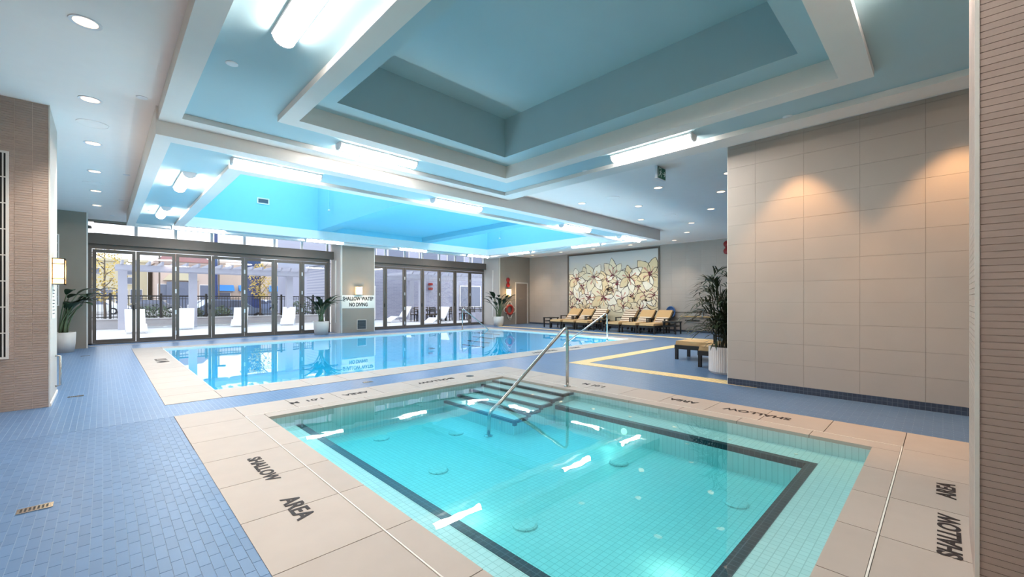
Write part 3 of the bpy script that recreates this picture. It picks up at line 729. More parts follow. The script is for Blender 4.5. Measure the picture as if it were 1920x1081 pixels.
t = thing('security_camera', 'small dome camera on the taupe pier by the clerestory', 'camera', (-.3, 17.4, 3.45)); MB().lathe([(.07, 0), (.07, .05), (.05, .08)], n=14).build('dome', 'bronze', t); MB().box(-.03, .0, -.03, .03, .03, .09).build('bracket', 'chrome', t)

# fire bells
def bell(label, loc, rz):
    t = thing('fire_bell', label, 'alarm', loc, rz)
    p = [(.02, .09), (.10, .07), (.13, .03), (.13, .0)]
    for nm, z in (('gong', .14), ('strobe_horn', -.14)):
        b = MB(); o0 = len(b.v); n = 18
        b.lathe([(r_, y) for (r_, y) in p[::-1]], n=n); b.v = [(v[0], -v[2], v[1] + z) for v in b.v]; b.f = [f[::-1] for f in b.f]
        b.build(nm, 'red', t, False)
    MB().box(-.06, .06, -.03, 0, -.25, .25).build('back_box', 'red', t)
bell('red fire bell and strobe above the sconce on the brown wall', (16.05, 16.8, 2.33), 0)
y_, z_ = PX(1363, 447, XM - .0)
bell('red fire bell high on the back wall beside the porcelain wall edge', (XM, 6.0, 3.45), -PI / 2)

# lifebuoy with rope
t = thing('lifebuoy', 'red lifebuoy hung with a looping white rope on the brown wall', 'lifebuoy', (16.1, 16.72, .82))
MB().tube([(.24*math.cos(a), 0, .24*math.sin(a)) for a in [2*PI*k/28 for k in range(28)]], .07, 10, closed=True).build('ring', 'orange', t, True)
rp = []
for k in range(41):
    a = PI * (1.1 + 1.8 * 0) + 2*PI*k/40; r_ = .36 + .09*math.cos(4*a); rp.append((r_*math.cos(a), -.03, r_*math.sin(a)))
MB().tube(rp[:-1], .014, 6, closed=True).build('rope', 'rope', t, True)
MB().tube([(-.18, -.02, -.3), (-.1, -.03, -.46), (0, -.03, -.56), (.1, -.03, -.46), (.18, -.02, -.3)], .013, 6).build('rope_tail', 'rope', t, True)
MB().box(-.03, .03, -.05, .075, .3, .40).build('hook', 'steel', t)

# exit sign (plane y = const, hung from the soffit)
ex0 = PY(1232.5, 320, 3.64)[0]; ex1 = PY(1248, 320, 3.64)[0]
t = thing('exit_sign', 'green running figure exit sign hung from the lounge soffit', 'sign', ((ex0+ex1)/2, 3.64, 3.585)); hw = (ex1-ex0)/2
MB().box(-hw, hw, -.0, .05, 0, .225).build('case', 'chrome', t); MB().box(-hw+.012, hw-.012, -.004, 0, .012, .213).build('face', 'green', t)
b = MB(); b.box(-hw+.04, -hw+.055, -.007, -.004, .03, .195); b.box(-hw+.04, -hw+.15, -.007, -.004, .185, .2); b.lathe([(.014, 0), (.014, .001)], n=10)
b.v[-20:] = [(v[0] - .03, -.005 - v[2]*.5, v[1] + .165) for v in b.v[-20:]]
for (p, q, w_) in (((-.035, .15), (-.05, .095), .024), ((-.05, .10), (-.02, .07), .014), ((-.02, .07), (-.03, .035), .013), ((-.05, .10), (-.085, .06), .014), ((-.035, .145), (-.005, .115), .011), ((-.04, .145), (-.075, .125), .011)):
    b.beam((p[0], -.0055, p[1]), (q[0], -.0055, q[1]), .003, w_)
b.build('figure', 'pale', t)
b = MB(); b.beam((.03, -.0055, .11), (hw-.03, -.0055, .11), .003, .014); b.beam((hw-.03, -.0055, .11), (hw-.07, -.0055, .155), .003, .016); b.beam((hw-.03, -.0055, .11), (hw-.07, -.0055, .065), .003, .016); b.build('arrow', 'pale', t)
MB().tube([(0, .025, .225), (0, .025, S - 3.585)], .012, 8).build('stem', 'chrome', t)

# pool net and poles on the back wall
t = thing('leaf_net', 'blue leaf skimmer net on a long pole hooked to the back wall', 'pool net', (XM - .08, 8.28, .84))
b = MB(); n = 14; pts = [(0, .20*math.cos(a)*(1.0), .24*math.sin(a)) for a in [2*PI*k/n for k in range(n)]]
b.tube(pts, .018, 6, closed=True); b.build('hoop', 'netblue', t, True)
b = MB(); b.add([(.0, p[1], p[2]) for p in pts] + [(.05, p[1]*.6, p[2]*.6) for p in pts], [[i, (i+1) % n, n+(i+1) % n, n+i] for i in range(n)] + [list(range(n, 2*n))]); b.build('mesh_bag', 'netblue', t)
MB().tube([(0, -.2, 0), (0, -2.3, 0)], .014, 8).build('pole', 'black', t)
t = thing('pool_pole', 'yellow telescopic pool pole hooked below the leaf net', 'pole', (XM - .07, 7.85, .66)); MB().tube([(0, 0, 0), (0, -2.1, 0)], .018, 8).build('pole', 'poleyellow', t)
MB().box(-.02, .07, -.95, -.90, -.03, .2).build('bracket', 'steel', t); MB().box(-.02, .07, -1.95, -1.90, -.03, .2).build('bracket', 'steel', t)
t = thing('pool_brush', 'narrow black pool brush hanging under the poles', 'brush', (XM - .07, 7.35, .50)); MB().box(-.02, .03, -.3, .3, -.02, .02).build('head', 'black', t); MB().tube([(0, 0, 0), (.05, 0, .10)], .012, 6).build('handle', 'black', t)

# ================================================================== MURAL
mu = thing('mural', 'framed wall mural of large cream magnolias with dark outlines', 'mural', (XM, 11.39, .28))
ML = 13.98 - 11.39; MH = 3.75 - .28
b = MB(); e = .075
b.box(-.05, 0, -ML, ML, MH - e, MH); b.box(-.05, 0, -ML, -ML+e, 0, MH-e); b.box(-.05, 0, ML-e, ML, 0, MH-e); b.box(-.05, 0, -ML+e, ML-e, 0, e); b.build('frame', 'bronze', mu)
m, N, L, P = newmat('mural_paper'); P.inputs['Roughness'].default_value = .8
ge = N.new('ShaderNodeTexCoord'); sp = N.new('ShaderNodeSeparateXYZ'); L.new(ge.outputs['Object'], sp.inputs[0])
nz = N.new('ShaderNodeTexNoise'); nz.inputs['Scale'].default_value = 1.6; nz.inputs['Detail'].default_value = 5; L.new(ge.outputs['Object'], nz.inputs['Vector'])
ad = N.new('ShaderNodeMath'); ad.operation = 'MULTIPLY_ADD'; ad.inputs[1].default_value = 1.2; L.new(nz.outputs['Fac'], ad.inputs[0]); L.new(sp.outputs[2], ad.inputs[2])
cr = N.new('ShaderNodeValToRGB'); cr.color_ramp.elements[0].position = .0; cr.color_ramp.elements[0].color = (*lin((226, 214, 184)), 1); cr.color_ramp.elements[1].position = 1; cr.color_ramp.elements[1].color = (*lin((206, 206, 204)), 1)
mr = N.new('ShaderNodeMapRange'); mr.inputs['From Min'].default_value = 2.6; mr.inputs['From Max'].default_value = 3.6; L.new(ad.outputs[0], mr.inputs['Value']); L.new(mr.outputs[0], cr.inputs[0]); L.new(cr.outputs[0], P.inputs['Base Color'])
M['paper'] = m
MB().box(-.012, 0, -ML+e, ML-e, e, MH-e).build('paper', 'paper', mu)
pc = [(240, 228, 200), (232, 212, 172), (246, 238, 222), (236, 220, 190), (228, 196, 152)]
for i, c in enumerate(pc): M['petal%d' % i] = mat('petal_print_%d' % i, c, .8, var=.10, scale=5)
M['ink'] = mat('ink_outline', (72, 52, 46), .9); M['heart'] = mat('burgundy_print', (122, 52, 66), .9, var=.3, scale=8); M['blush'] = mat('blush_print', (206, 150, 132), .9, var=.2, scale=6)
LAY = [0]
rm = random.Random(3)
def petal(b, y, z, ang, ln, wd, ci, ox):
    n = 9; pts = []
    for k in range(n + 1):
        u = k / n; ww = wd * (math.sin(PI * u ** .85) ** .8 if 0 < u < 1 else 0)
        pts.append((u * ln, ww))
    poly = [(a, w_) for a, w_ in pts] + [(a, -w_) for a, w_ in pts[-2:0:-1]]
    jit = [1 + rm.uniform(-.10, .10) for _ in poly]
    c, s_ = math.cos(ang), math.sin(ang)
    def W(a, w_, k=1.0): return (-.0125 - ox, y + a*c - w_*s_, z + a*s_ + w_*c)
    lo_y, hi_y, lo_z, hi_z = -ML+e+.005, ML-e-.005, e+.005, MH-e-.005
    def clip(p): return (p[0], min(max(p[1], lo_y), hi_y), min(max(p[2], lo_z), hi_z))
    P_ = [clip(W(a, w_*j)) for (a, w_), j in zip(poly, jit)]
    b.add(P_, [list(range(len(P_)))[::-1]], ci)
    # outline ribbon
    th = .026; Q = []
    for i, p in enumerate(P_):
        cy = sum(q[1] for q in P_)/len(P_); cz = sum(q[2] for q in P_)/len(P_)
        d = Vector((0, cy - p[1], cz - p[2])); d = d.normalized()*th*(.5 + .9*rm.random()) if d.length > 1e-5 else d
        Q.append((p[0] - .0004, p[1] + d.y, p[2] + d.z))
    k = len(P_); PP = [(p[0] - .0004, p[1], p[2]) for p in P_]
    b.add(PP + Q, [[i, (i+1) % k, k + (i+1) % k, k + i][::-1] for i in range(k)], 5)
    # blush wedge from the heart
    wv = [W(.03*ln, 0), W(.45*ln, .22*wd), W(.5*ln, -.1*wd)]
    b.add([(p[0] - .0003, *clip(p)[1:]) for p in wv], [(2, 1, 0)], 7 if rm.random() < .6 else 4)
def flower(px, py, sizes, a0, n, spread=2*PI, bud=False, lay=0):
    y, z = PX(px, py, XM); y -= 11.39; z -= .28
    b = MB()
    for k in range(n):
        ang = a0 + spread * (k + .15*rm.uniform(-1, 1)) / n
        petal(b, y, z, ang, sizes * rm.uniform(.8, 1.1), sizes * rm.uniform(.24, .33), rm.choice([0, 1, 2, 3]), lay*.0016 + .0002*k)
    for k in range(7):
        a = 2*PI*k/7 + rm.random(); r_ = sizes*.16*rm.uniform(.5, 1.2)
        q = [(0, 0), (r_*math.cos(a-.25), r_*math.sin(a-.25)), (r_*1.3*math.cos(a), r_*1.3*math.sin(a)), (r_*math.cos(a+.25), r_*math.sin(a+.25))]
        b.add([(-.0150 - lay*.0016, y + u, z + v) for u, v in q], [(3, 2, 1, 0)], 6)
    b.build('flower', ['petal0', 'petal1', 'petal2', 'petal3', 'petal4', 'ink', 'heart', 'blush'], mu)
def MZ(zx, zy): return 1055 + zx / 6.754, 455 + zy / 6.754
bgf = [(120, 640), (250, 560), (330, 700), (420, 560), (600, 760), (760, 700), (880, 660), (960, 560), (1060, 640), (1180, 560), (700, 500), (200, 720), (860, 770), (1040, 760), (430, 780), (300, 460), (960, 440), (560, 480)]
for i, (zx, zy) in enumerate(bgf): flower(*MZ(zx, zy), .80, rm.uniform(0, 6.28), 4, lay=0 + (i % 3))
for (zx, zy, s_, a0, n, sp_) in [(180, 460, .55, .4, 6, 6.28), (395, 430, .62, 1.0, 6, 6.28), (645, 415, .62, .9, 3, 1.9), (850, 440, .60, .3, 6, 6.28), (1110, 400, .68, .8, 6, 6.28), (520, 685, .78, .5, 6, 6.28), (640, 600, .42, -.6, 3, 1.6), (120, 815, .45, .9, 4, 4.0), (290, 840, .42, .6, 4, 3.6), (770, 810, .45, .8, 4, 4.0), (985, 840, .45, .5, 4, 3.6), (1160, 660, .42, 4.0, 4, 3.4)]:
    flower(*MZ(zx, zy), s_*1.3, a0, n, sp_, lay=4)

# ================================================================== LOUNGE FURNITURE
def make_chaise(label):
    t = thing('chaise_lounge', label, 'chaise', (0, 0, 0), 0, 'black framed chaises with tan cushions')
    b = MB()
    for s_ in (-1, 1): b.box(0, 1.9, s_*.33 - .025, s_*.33 + .025, .24, .33)
    for x in (0.0, .62, 1.25, 1.86): b.box(x, x + .05, -.31, .31, .24, .31)
    b.build('frame', 'black', t)
    lg = MB().box(-.03, .03, -.03, .03, 0, .25).mesh('leg', 'black')
    for x in (.04, 1.1, 1.86):
        for s_ in (-1, 1): link('leg', lg, t, (x, s_*.325, 0))
    MB().prism([(0, .33), (1.22, .33), (1.22, .42), (0.02, .42)], -.31, .31).build('seat_cushion', 'cushion', t)
    MB().prism([(1.16, .40), (1.24, .34), (1.78, .88), (1.70, .93)], -.31, .31).build('back_cushion', 'cushion', t)
    MB().prism([(1.22, .32), (1.27, .32), (1.82, .86), (1.78, .90)], -.33, .33).build('back_frame', 'black', t)
    for s_ in (-1, 1):
        b = MB(); b.box(.86, 1.42, s_*.345 - .025, s_*.345 + .025, .56, .60); b.box(.86, .91, s_*.345 - .02, s_*.345 + .02, .33, .56); b.box(1.30, 1.35, s_*.345 - .02, s_*.345 + .02, .33, .56); b.build('armrest', 'black', t)
    return t
ch = [(13.0, 'first chaise from the end wall, beside the small table under the mural edge'), (12.22, 'second chaise from the end wall in front of the mural'), (11.44, 'chaise with a striped towel over the whole back, nearer the end wall'),
      (9.86, 'chaise with a striped towel over the whole back, nearer the leaf net'), (9.06, 'second chaise from the leaf net in front of the mural'), (8.28, 'chaise beside the leaf net at the end of the mural row')]
c0 = None
for i, (y, lab) in enumerate(ch):
    if c0 is None: c0 = make_chaise(lab); c0.location = (15.55, y, 0); o = c0
    else: o = copy_tree(c0, (15.55, y, 0), 0, lab)
    full = i in (2, 3)
    tw_ = thing('striped_towel', ['cream striped towel folded on the chaise nearest the end wall', 'cream striped towel folded on the second chaise from the end wall', 'cream striped towel covering a chaise back nearer the end wall', 'cream striped towel covering a chaise back nearer the leaf net', 'cream striped towel folded on the second chaise from the leaf net', 'cream striped towel folded on the chaise beside the leaf net'][i], 'towel', (15.55, y, 0), 0, 'striped towels on the chaises')
    if full: b = MB().prism([(1.13, .425), (1.675, .935), (1.665, .945), (1.115, .43)], -.30, .30)
    else: b = MB().prism([(1.0, .425), (1.16, .425), (1.36, .615), (1.34, .63), (1.13, .445), (1.0, .445)], -.30, .22)
    b.build('cloth', 'towel', tw_)
# two more chaises whose foot ends show behind the palm
for (x, y, lab) in ((9.75, 4.30, 'tan chaise on the slate floor further from the palm'), (8.98, 3.47, 'tan chaise right behind the palm planter')):
    copy_tree(c0, (x, y, 0), -PI / 2, lab)

def side_table(loc, label):
    t = thing('side_table', label, 'table', loc, 0, 'low black side tables between the chaises')
    MB().box(-.28, .28, -.28, .28, .46, .50).build('top', 'black', t)
    lg = MB().prism([(-.025, 0), (.025, 0), (.02, .46), (-.045, .46)], -.02, .02).mesh('leg', 'black')
    for sx_ in (-1, 1):
        for sy_ in (-1, 1): link('leg', lg, t, (sx_*.24, sy_*.24, 0))
    b = MB(); b.box(-.24, .24, -.25, -.22, .30, .335); b.box(-.24, .24, .22, .25, .30, .335); b.box(-.25, -.22, -.24, .24, .30, .335); b.box(.22, .25, -.24, .24, .30, .335); b.build('stretcher', 'black', t)
side_table((16.1, 13.72, 0), 'low black side table next to the end wall'); side_table((15.95, 10.66, 0), 'low black side table between the two groups of chaises'); side_table((16.4, 7.60, 0), 'low black side table below the leaf net')

# ================================================================== PLANTS
def blade(b, base, az, tilt0, tilt1, ln, wd, n=8, fold=.25, mi=0):
    p = Vector(base); prev = None; o = len(b.v)
    h = Vector((math.cos(az), math.sin(az), 0)); side = Vector((-math.sin(az), math.cos(az), 0))
    for k in range(n + 1):
        u = k / n; ti = tilt0 + (tilt1 - tilt0) * u
        w_ = wd * max(.02, math.sin(PI * (u * .93 + .05)) ** .7)
        up = Vector((0, 0, 1)) * math.cos(ti) - h * math.sin(ti)
        b.v += [tuple(p - side*w_ + up*w_*fold), tuple(p), tuple(p + side*w_ + up*w_*fold)]
        d = h * math.cos(ti) + Vector((0, 0, 1)) * math.sin(ti); p = p + d * (ln / n)
    for k in range(n):
        i = o + 3*k; b.f += [[i, i+1, i+4, i+3], [i+1, i+2, i+5, i+4]]; b.mi += [mi, mi]
def bird_plant(label, potlabel, loc, r, h, top, n, seed, azs=None):
    rg = random.Random(seed)
    t = thing('planter', potlabel, 'planter', loc)
    MB().lathe([(r*.86, 0), (r*.97, h*.5), (r, h), (r*.93, h), (r*.92, h*.9)], n=36).build('pot', 'pot', t, True)
    MB().lathe([(r*.93, 0), (r*.93, .01)], (0, 0, h*.9), 24).build('soil', 'soil', t)
    pl = thing('potted_plant', label, 'plant', (loc[0], loc[1], h * .91))
    for k in range(n):
        az = (azs[k % len(azs)] if azs else 2*PI*k/n) + rg.uniform(-.3, .3); lean = rg.uniform(.12, .55); hh = (top - h) * rg.uniform(.45, .85)
        b = MB(); b0 = Vector((rg.uniform(-.08, .08), rg.uniform(-.08, .08), 0)); pts = []
        for j in range(6):
            u = j/5; pts.append(b0 + Vector((math.cos(az)*lean*hh*u*u, math.sin(az)*lean*hh*u*u, hh*u)))
        b.tube(pts, [.018, .016, .014, .012, .011, .009], 6, 1)
        blade(b, pts[-1], az, rg.uniform(.5, 1.25), rg.uniform(-.6, .2), rg.uniform(.42, .62), rg.uniform(.08, .12))
        b.build('leaf', ['leaf', 'stalk'], pl, True)
bird_plant('broad leaved plant beside the patio doors and pillar', 'tapered grey planter before the patio doors', (6.17, 17.1, 0), .28, .52, 1.55, 26, 4, [R(a) for a in (-10, 20, 160, 190, 215, 240, 265, 290, 320, -30, 150, 175)])
bird_plant('broad leaved plant at the brown end wall', 'tapered grey planter before the brown end wall', (14.85, 16.25, 0), .27, .50, 1.8, 24, 9, [R(a) for a in (-15, -40, 170, 190, 215, 240, 265, 290, 320, 155)])
bird_plant('broad leaved plant half hidden behind the tiled column', 'tapered grey planter behind the tiled column', (-.74, 15.9, 0), .24, .52, 1.75, 16, 12, [R(a) for a in (-10, 10, -35, -60, -85, 20, 0, -20)])
# bamboo palm in a fluted pot
pl_ = (8.30, 2.82); rp_ = .29; hp = .49
t = thing('fluted_planter', 'white fluted planter at the edge of the porcelain wall', 'planter', (*pl_, 0))
MB().lathe([(rp_*.90, 0), (rp_, .04), (rp_, hp), (rp_*.92, hp), (rp_*.9, hp*.92)], n=96, flute=.022).build('pot', 'potwhite', t)
MB().lathe([(rp_*.9, 0), (rp_*.9, .01)], (0, 0, hp*.92), 24).build('soil', 'soil', t)
pm = thing('bamboo_palm', 'tall bushy bamboo palm in the white fluted planter', 'plant', (*pl_, hp*.93))
rg = random.Random(21)
for k in range(15):
    az = 2*PI*k/15 + rg.uniform(-.2, .2); lean = rg.uniform(.08, .34); hh = rg.uniform(.4, 1.3); b0 = Vector((rg.uniform(-.14, .14), rg.uniform(-.14, .14), 0))
    top = b0 + Vector((math.cos(az)*lean*hh, math.sin(az)*lean*hh, hh))
    MB().tube([b0, b0*.5 + top*.5 - Vector((math.cos(az), math.sin(az), 0))*.03, top], [.012, .010, .007], 6).build('cane', 'cane', pm)
    for f_ in range(6):
        u = .25 + .75*f_/5; p = b0 + (top - b0)*u; fa = az + rg.uniform(-2.2, 2.2); fl_ = rg.uniform(.34, .58); ti = rg.uniform(.5, 1.25)
        b = MB(); q = Vector(p); pts = [q.copy()]
        hdir = Vector((math.cos(fa), math.sin(fa), 0))
        for j in range(7):
            tt = ti - 1.15*j/7; q = q + (hdir*math.cos(tt) + Vector((0, 0, 1))*math.sin(tt))*fl_/7; pts.append(q.copy())
            for s_ in (-1, 1):
                blade(b, q, fa + s_*rg.uniform(.45, .85), tt + rg.uniform(0, .3), tt - rg.uniform(.1, .6), rg.uniform(.18, .30), .013, 4, .15)
        blade(b, q, fa, tt, tt - .6, .24, .012, 4, .15)
        b.tube(pts, .004, 4); b.build('frond', 'palm', pm)

# ================================================================== OUTSIDE
struct(MB().box(-30, 60, YD + .1, 27.3, -.2, -.02).build('ground_patio', 'concrete'), 'pale concrete patio outside the folding doors')
struct(MB().box(-80, 120, 27.3, 160, -.4, -.05).build('ground_street', 'asphalt'), 'grey car park beyond the fence')
t = thing('patio_curb', 'low concrete curb wall along the patio edge', 'curb'); MB().box(-14, 10.9, 27.3, 27.6, -.05, .42).build('wall', 'curb', t); MB().box(-14, 10.9, 27.26, 27.64, .42, .47).build('coping', 'concrete', t)
t = thing('patio_fence', 'black metal picket fence on the patio curb', 'fence', (0, 27.45, .47))
MB().box(-14, 10.9, -.025, .025, 1.06, 1.12).build('top_rail', 'black', t); MB().box(-14, 10.9, -.02, .02, .06, .10).build('bottom_rail', 'black', t); MB().box(-14, 10.9, -.02, .02, .94, .97).build('mid_rail', 'black', t)
pk = MB().box(-.009, .009, -.009, .009, 0, 1.06).mesh('picket', 'black'); pst = MB().box(-.045, .045, -.045, .045, 0, 1.22).mesh('post', 'black')
x = -1.2
while x < 10.9: link('picket', pk, t, (x, 0, 0)); x += .13
for x in (-1.0, .25, 2.1, 3.95, 5.8, 7.6, 9.4): link('post', pst, t, (x, 0, 0))

def make_lounger(label):
    t = thing('patio_lounger', label, 'lounger', (0, 0, 0), 0, 'white resin loungers on the patio')
    top = [(0, .10), (.25, .24), (.55, .38), (.8, .36), (1.05, .30), (1.22, .36), (1.45, .66), (1.66, .98)]
    prof = top + [(x + .02, z - .045) for x, z in top[::-1]]
    b = MB(); n = len(top)
    for i in range(n - 1):
        (x0, z0), (x1_, z1) = top[i], top[i+1]
        b.prism([(x0, z0), (x1_, z1), (x1_ + .02, z1 - .045), (x0 + .02, z0 - .045)], -.33, .33)
    b.build('sling', 'plastic', t)
    for s_ in (-1, 1):
        MB().tube([(.05, s_*.31, .06), (.02, s_*.31, 0), (.7, s_*.31, .0), (1.3, s_*.31, .0), (1.45, s_*.31, .06)], .02, 6).build('skid', 'plastic', t)
        MB().tube([(1.02, s_*.31, .26), (1.2, s_*.31, .12), (1.4, s_*.31, .02)], .022, 6).build('rear_leg', 'plastic', t)
        MB().tube([(1.58, s_*.30, .82), (1.52, s_*.30, .4), (1.42, s_*.30, .03)], .018, 6).build('back_strut', 'plastic', t)
    return t
ls = [(1.0, 22.9, 90, 'white patio lounger seen through the first door leaf from the column'), (2.72, 24.5, 82, 'white patio lounger in front of the second pergola post'), (4.95, 25.1, 74, 'white patio lounger between the pergola posts'), (7.15, 24.8, 70, 'white patio lounger beside the third pergola post'),
      (9.3, 24.6, 62, 'white patio lounger behind the planter at the pillar'), (12.4, 23.6, 12, 'white terrace lounger turned sideways beside the pillar'), (13.15, 20.3, 20, 'white terrace lounger turned sideways close to the doors')]
l0 = None
for (x, y, a, lab) in ls:
    if l0 is None: l0 = make_lounger(lab); l0.location = (x, y, -.02); l0.rotation_euler = (0, 0, R(a))
    else: copy_tree(l0, (x, y, -.02), R(a), lab)

def pergola(label, x0, x1_, y0, y1, z, posts, nr, mt='plastic'):
    t = thing('pergola', label, 'pergola')
    for (x, y) in posts: MB().box(x - .16, x + .16, y - .16, y + .16, -.02, z).build('post', 'pergola', t); 
    for y in (y0 + .4, y1 - .4): MB().box(x0, x1_, y - .06, y + .06, z, z + .24).build('beam', 'pergola', t)
    rf = MB().prism([(y0 + .0, z + .24), (y1, z + .24), (y1 + .15, z + .40), (y0 - .15, z + .40)], -.04, .04, 'x').mesh('rafter', 'pergola')
    for k in range(nr): link('rafter', rf, t, (x0 + (x1_ - x0)*(k + .5)/nr, 0, 0))
pergola('long white pergola over the patio edge', .4, 8.6, 25.3, 27.3, 2.72, [(.66, 26.6), (3.28, 26.6), (7.75, 26.5)], 18)
pergola('white pergola over the dining terrace', 13.2, 19.5, 22.5, 26.0, 2.7, [(14.4, 22.9), (17.0, 22.9), (15.2, 25.6)], 12)

# terrace dining set
def make_chair(label):
    t = thing('terrace_chair', label, 'chair', (0, 0, 0), 0, 'dark terrace dining chairs')
    MB().box(-.23, .23, -.23, .23, .42, .46).build('seat', 'black', t)
    b = MB(); b.box(-.23, -.19, .2, .235, .46, .92); b.box(.19, .23, .2, .235, .46, .92)
    for z in (.6, .72, .84): b.box(-.19, .19, .205, .23, z, z + .05)
    b.build('backrest', 'black', t)
    lg = MB().box(-.02, .02, -.02, .02, 0, .42).mesh('leg', 'black')
    for sx_ in (-1, 1):
        for sy_ in (-1, 1): link('leg', lg, t, (sx_*.2, sy_*.2, 0))
    return t
k0 = None
for (tx, ty, nm) in ((15.6, 23.6, 'nearer the pillar'), (18.4, 23.3, 'nearer the end wall')):
    t = thing('terrace_table', 'dark terrace dining table ' + nm, 'table', (tx, ty, -.02)); MB().box(-.9, .9, -.45, .45, .70, .74).build('top', 'black', t)
    lg = MB().box(-.03, .03, -.03, .03, 0, .70).mesh('leg', 'black')
    for sx_ in (-1, 1):
        for sy_ in (-1, 1): link('leg', lg, t, (sx_*.84, sy_*.38, 0))
    for i, (dx, dy, a) in enumerate(((-.55, -.7, 180), (.05, -.7, 180), (.6, -.7, 180), (-.55, .7, 0), (.05, .7, 0), (.6, .7, 0), (-1.25, 0, 90))):
        lab = 'dark slatted chair at the terrace table ' + nm
        if k0 is None: k0 = make_chair(lab); k0.location = (tx+dx, ty+dy, -.02); k0.rotation_euler = (0, 0, R(a))
        else: copy_tree(k0, (tx+dx, ty+dy, -.02), R(a), lab)
t = thing('planter_box', 'blue grey planter box on the dining terrace', 'planter', (17.0, 20.6, -.02)); MB().ring((-.35, .35, -.25, .25), (-.31, .31, -.21, .21), 0, .6).build('box', 'lav', t); MB().box(-.31, .31, -.21, .21, 0, .55).build('soil', 'soil', t)
t = thing('red_bell', 'red alarm bell on the grey brick building outside', 'alarm', (17.6, 26.9, 2.35)); MB().lathe([(.02, -.1), (.16, -.08), (.18, .0), (.16, .08), (.02, .1)], (0, -.1, .2), 14).build('gong', 'red', t); MB().lathe([(.02, -.1), (.16, -.08), (.18, .0), (.16, .08), (.02, .1)], (0, -.1, -.15), 14).build('horn', 'red', t)

# neighbouring buildings
def building(name, label, x0, x1_, y0, y1, h, mt, wins, roof=None, base=None):
    t = thing(name, label, 'building', (0, 0, -.05)); MB().box(x0, x1_, y0, y1, 0, h).build('wall', mt, t)
    MB().box(x0 - .2, x1_ + .2, y0 - .2, y1, h, h + .35).build('parapet', roof or mt, t)
    for (wx, wz, ww, wh) in wins:
        f = MB().box(wx - .08, wx + ww + .08, y0 - .08, y0, wz - .08, wz + wh + .08).build('window', 'white', t); MB().box(wx, wx + ww, y0 - .1, y0 - .08, wz, wz + wh).build('pane', 'winglass', f)
    return t
building('brick_annex', 'grey brick wall building beside the dining terrace', 11.2, 30, 27.0, 34, 3.9, 'brickw', [(12.3, .2, .9, 2.1), (20.5, .9, 2.0, 1.6), (24, .9, 2, 1.6)])
building('grey_block', 'tall lavender grey apartment block behind the annex', 13.5, 40, 34.5, 50, 13, 'lav', [(15 + 3.2*k, 4.6 + 3*j, 2.0, 1.7) for k in range(6) for j in range(2)])
building('cream_shop', 'cream stucco shop block across the car park', -16, 4.6, 80, 95, 6.8, 'cream', [(-1.5, 5.0, 1.2, .8), (2.2, 5.0, 1.0, .9), (2.2, 3.7, 1.0, .9)] + [(-3.2 + 1.5*k, 1.0, 1.2, 1.9) for k in range(5)])
t = building('mall_entrance', 'peach mall entrance with red roof and arched window', 5.2, 11.5, 76, 90, 6.5, 'pinkst', [(5.5, 1.4, 1.2, 2.2), (10.2, 1.4, 1.0, 2.2)])
MB().prism([(5.0, 6.85), (11.7, 6.85), (10.4, 7.9), (6.4, 7.9)], 75.6, 88).build('roof', 'roofred', t)
MB().box(6.4, 9.6, 75.6, 76, .1, 4.0).build('porch_opening', 'winglass', t); MB().prism([(6.0, 4.2), (10.0, 4.2), (9.4, 5.0), (8.0, 5.4), (6.6, 5.0)], 75.5, 76).build('arch', 'cream', t)
f = MB().prism([(7.0, 5.4), (9.4, 5.4), (9.4, 5.9), (8.2, 6.3), (7.0, 5.9)], 75.85, 76).build('window', 'white', t); MB().prism([(7.15, 5.5), (9.25, 5.5), (9.25, 5.85), (8.2, 6.15), (7.15, 5.85)], 75.8, 75.85).build('pane', 'winglass', f)
t = building('peach_shops', 'peach row of shops with blue awnings', 11.8, 30, 82, 96, 7.4, 'peach', [(13.0, .9, 2.0, 1.7), (16.6, .9, 2.4, 1.7), (21, .9, 2, 1.7)])
for x in (12.6, 16.2, 20.6): MB().prism([(81.0, 2.9), (82, 3.9), (82, 2.9)], x, x + 2.9, 'x').build('awning', 'awning', t)
t = thing('sign_tower', 'dark navy sign tower beside the yellow tree', 'tower', (10.55, 48, -.05)); MB().box(-.72, .72, -.6, .6, 0, 5.6).build('shaft', 'navy', t); MB().box(-.8, .8, -.7, .7, 5.6, 5.75).build('cap', 'lav', t)
for (x, y, lab) in ((4.6, 62, 'street lamp pole left of the pergola beam middle'), (10.2, 62, 'street lamp pole with a twin head')):
    t = thing('street_lamp', lab, 'street lamp', (x, y, -.05)); MB().tube([(0, 0, 0), (0, 0, 6.6)], .08, 8).build('pole', 'bark', t); MB().box(-.7, .7, -.12, .12, 6.6, 6.75).build('lamp_head', 'black', t)
t = thing('flag_pole', 'thick blue grey pole rising behind the pergola', 'pole', (5.35, 33.5, -.05)); MB().tube([(0, 0, 0), (0, 0, 6.0)], .10, 10).build('shaft', 'navy', t)

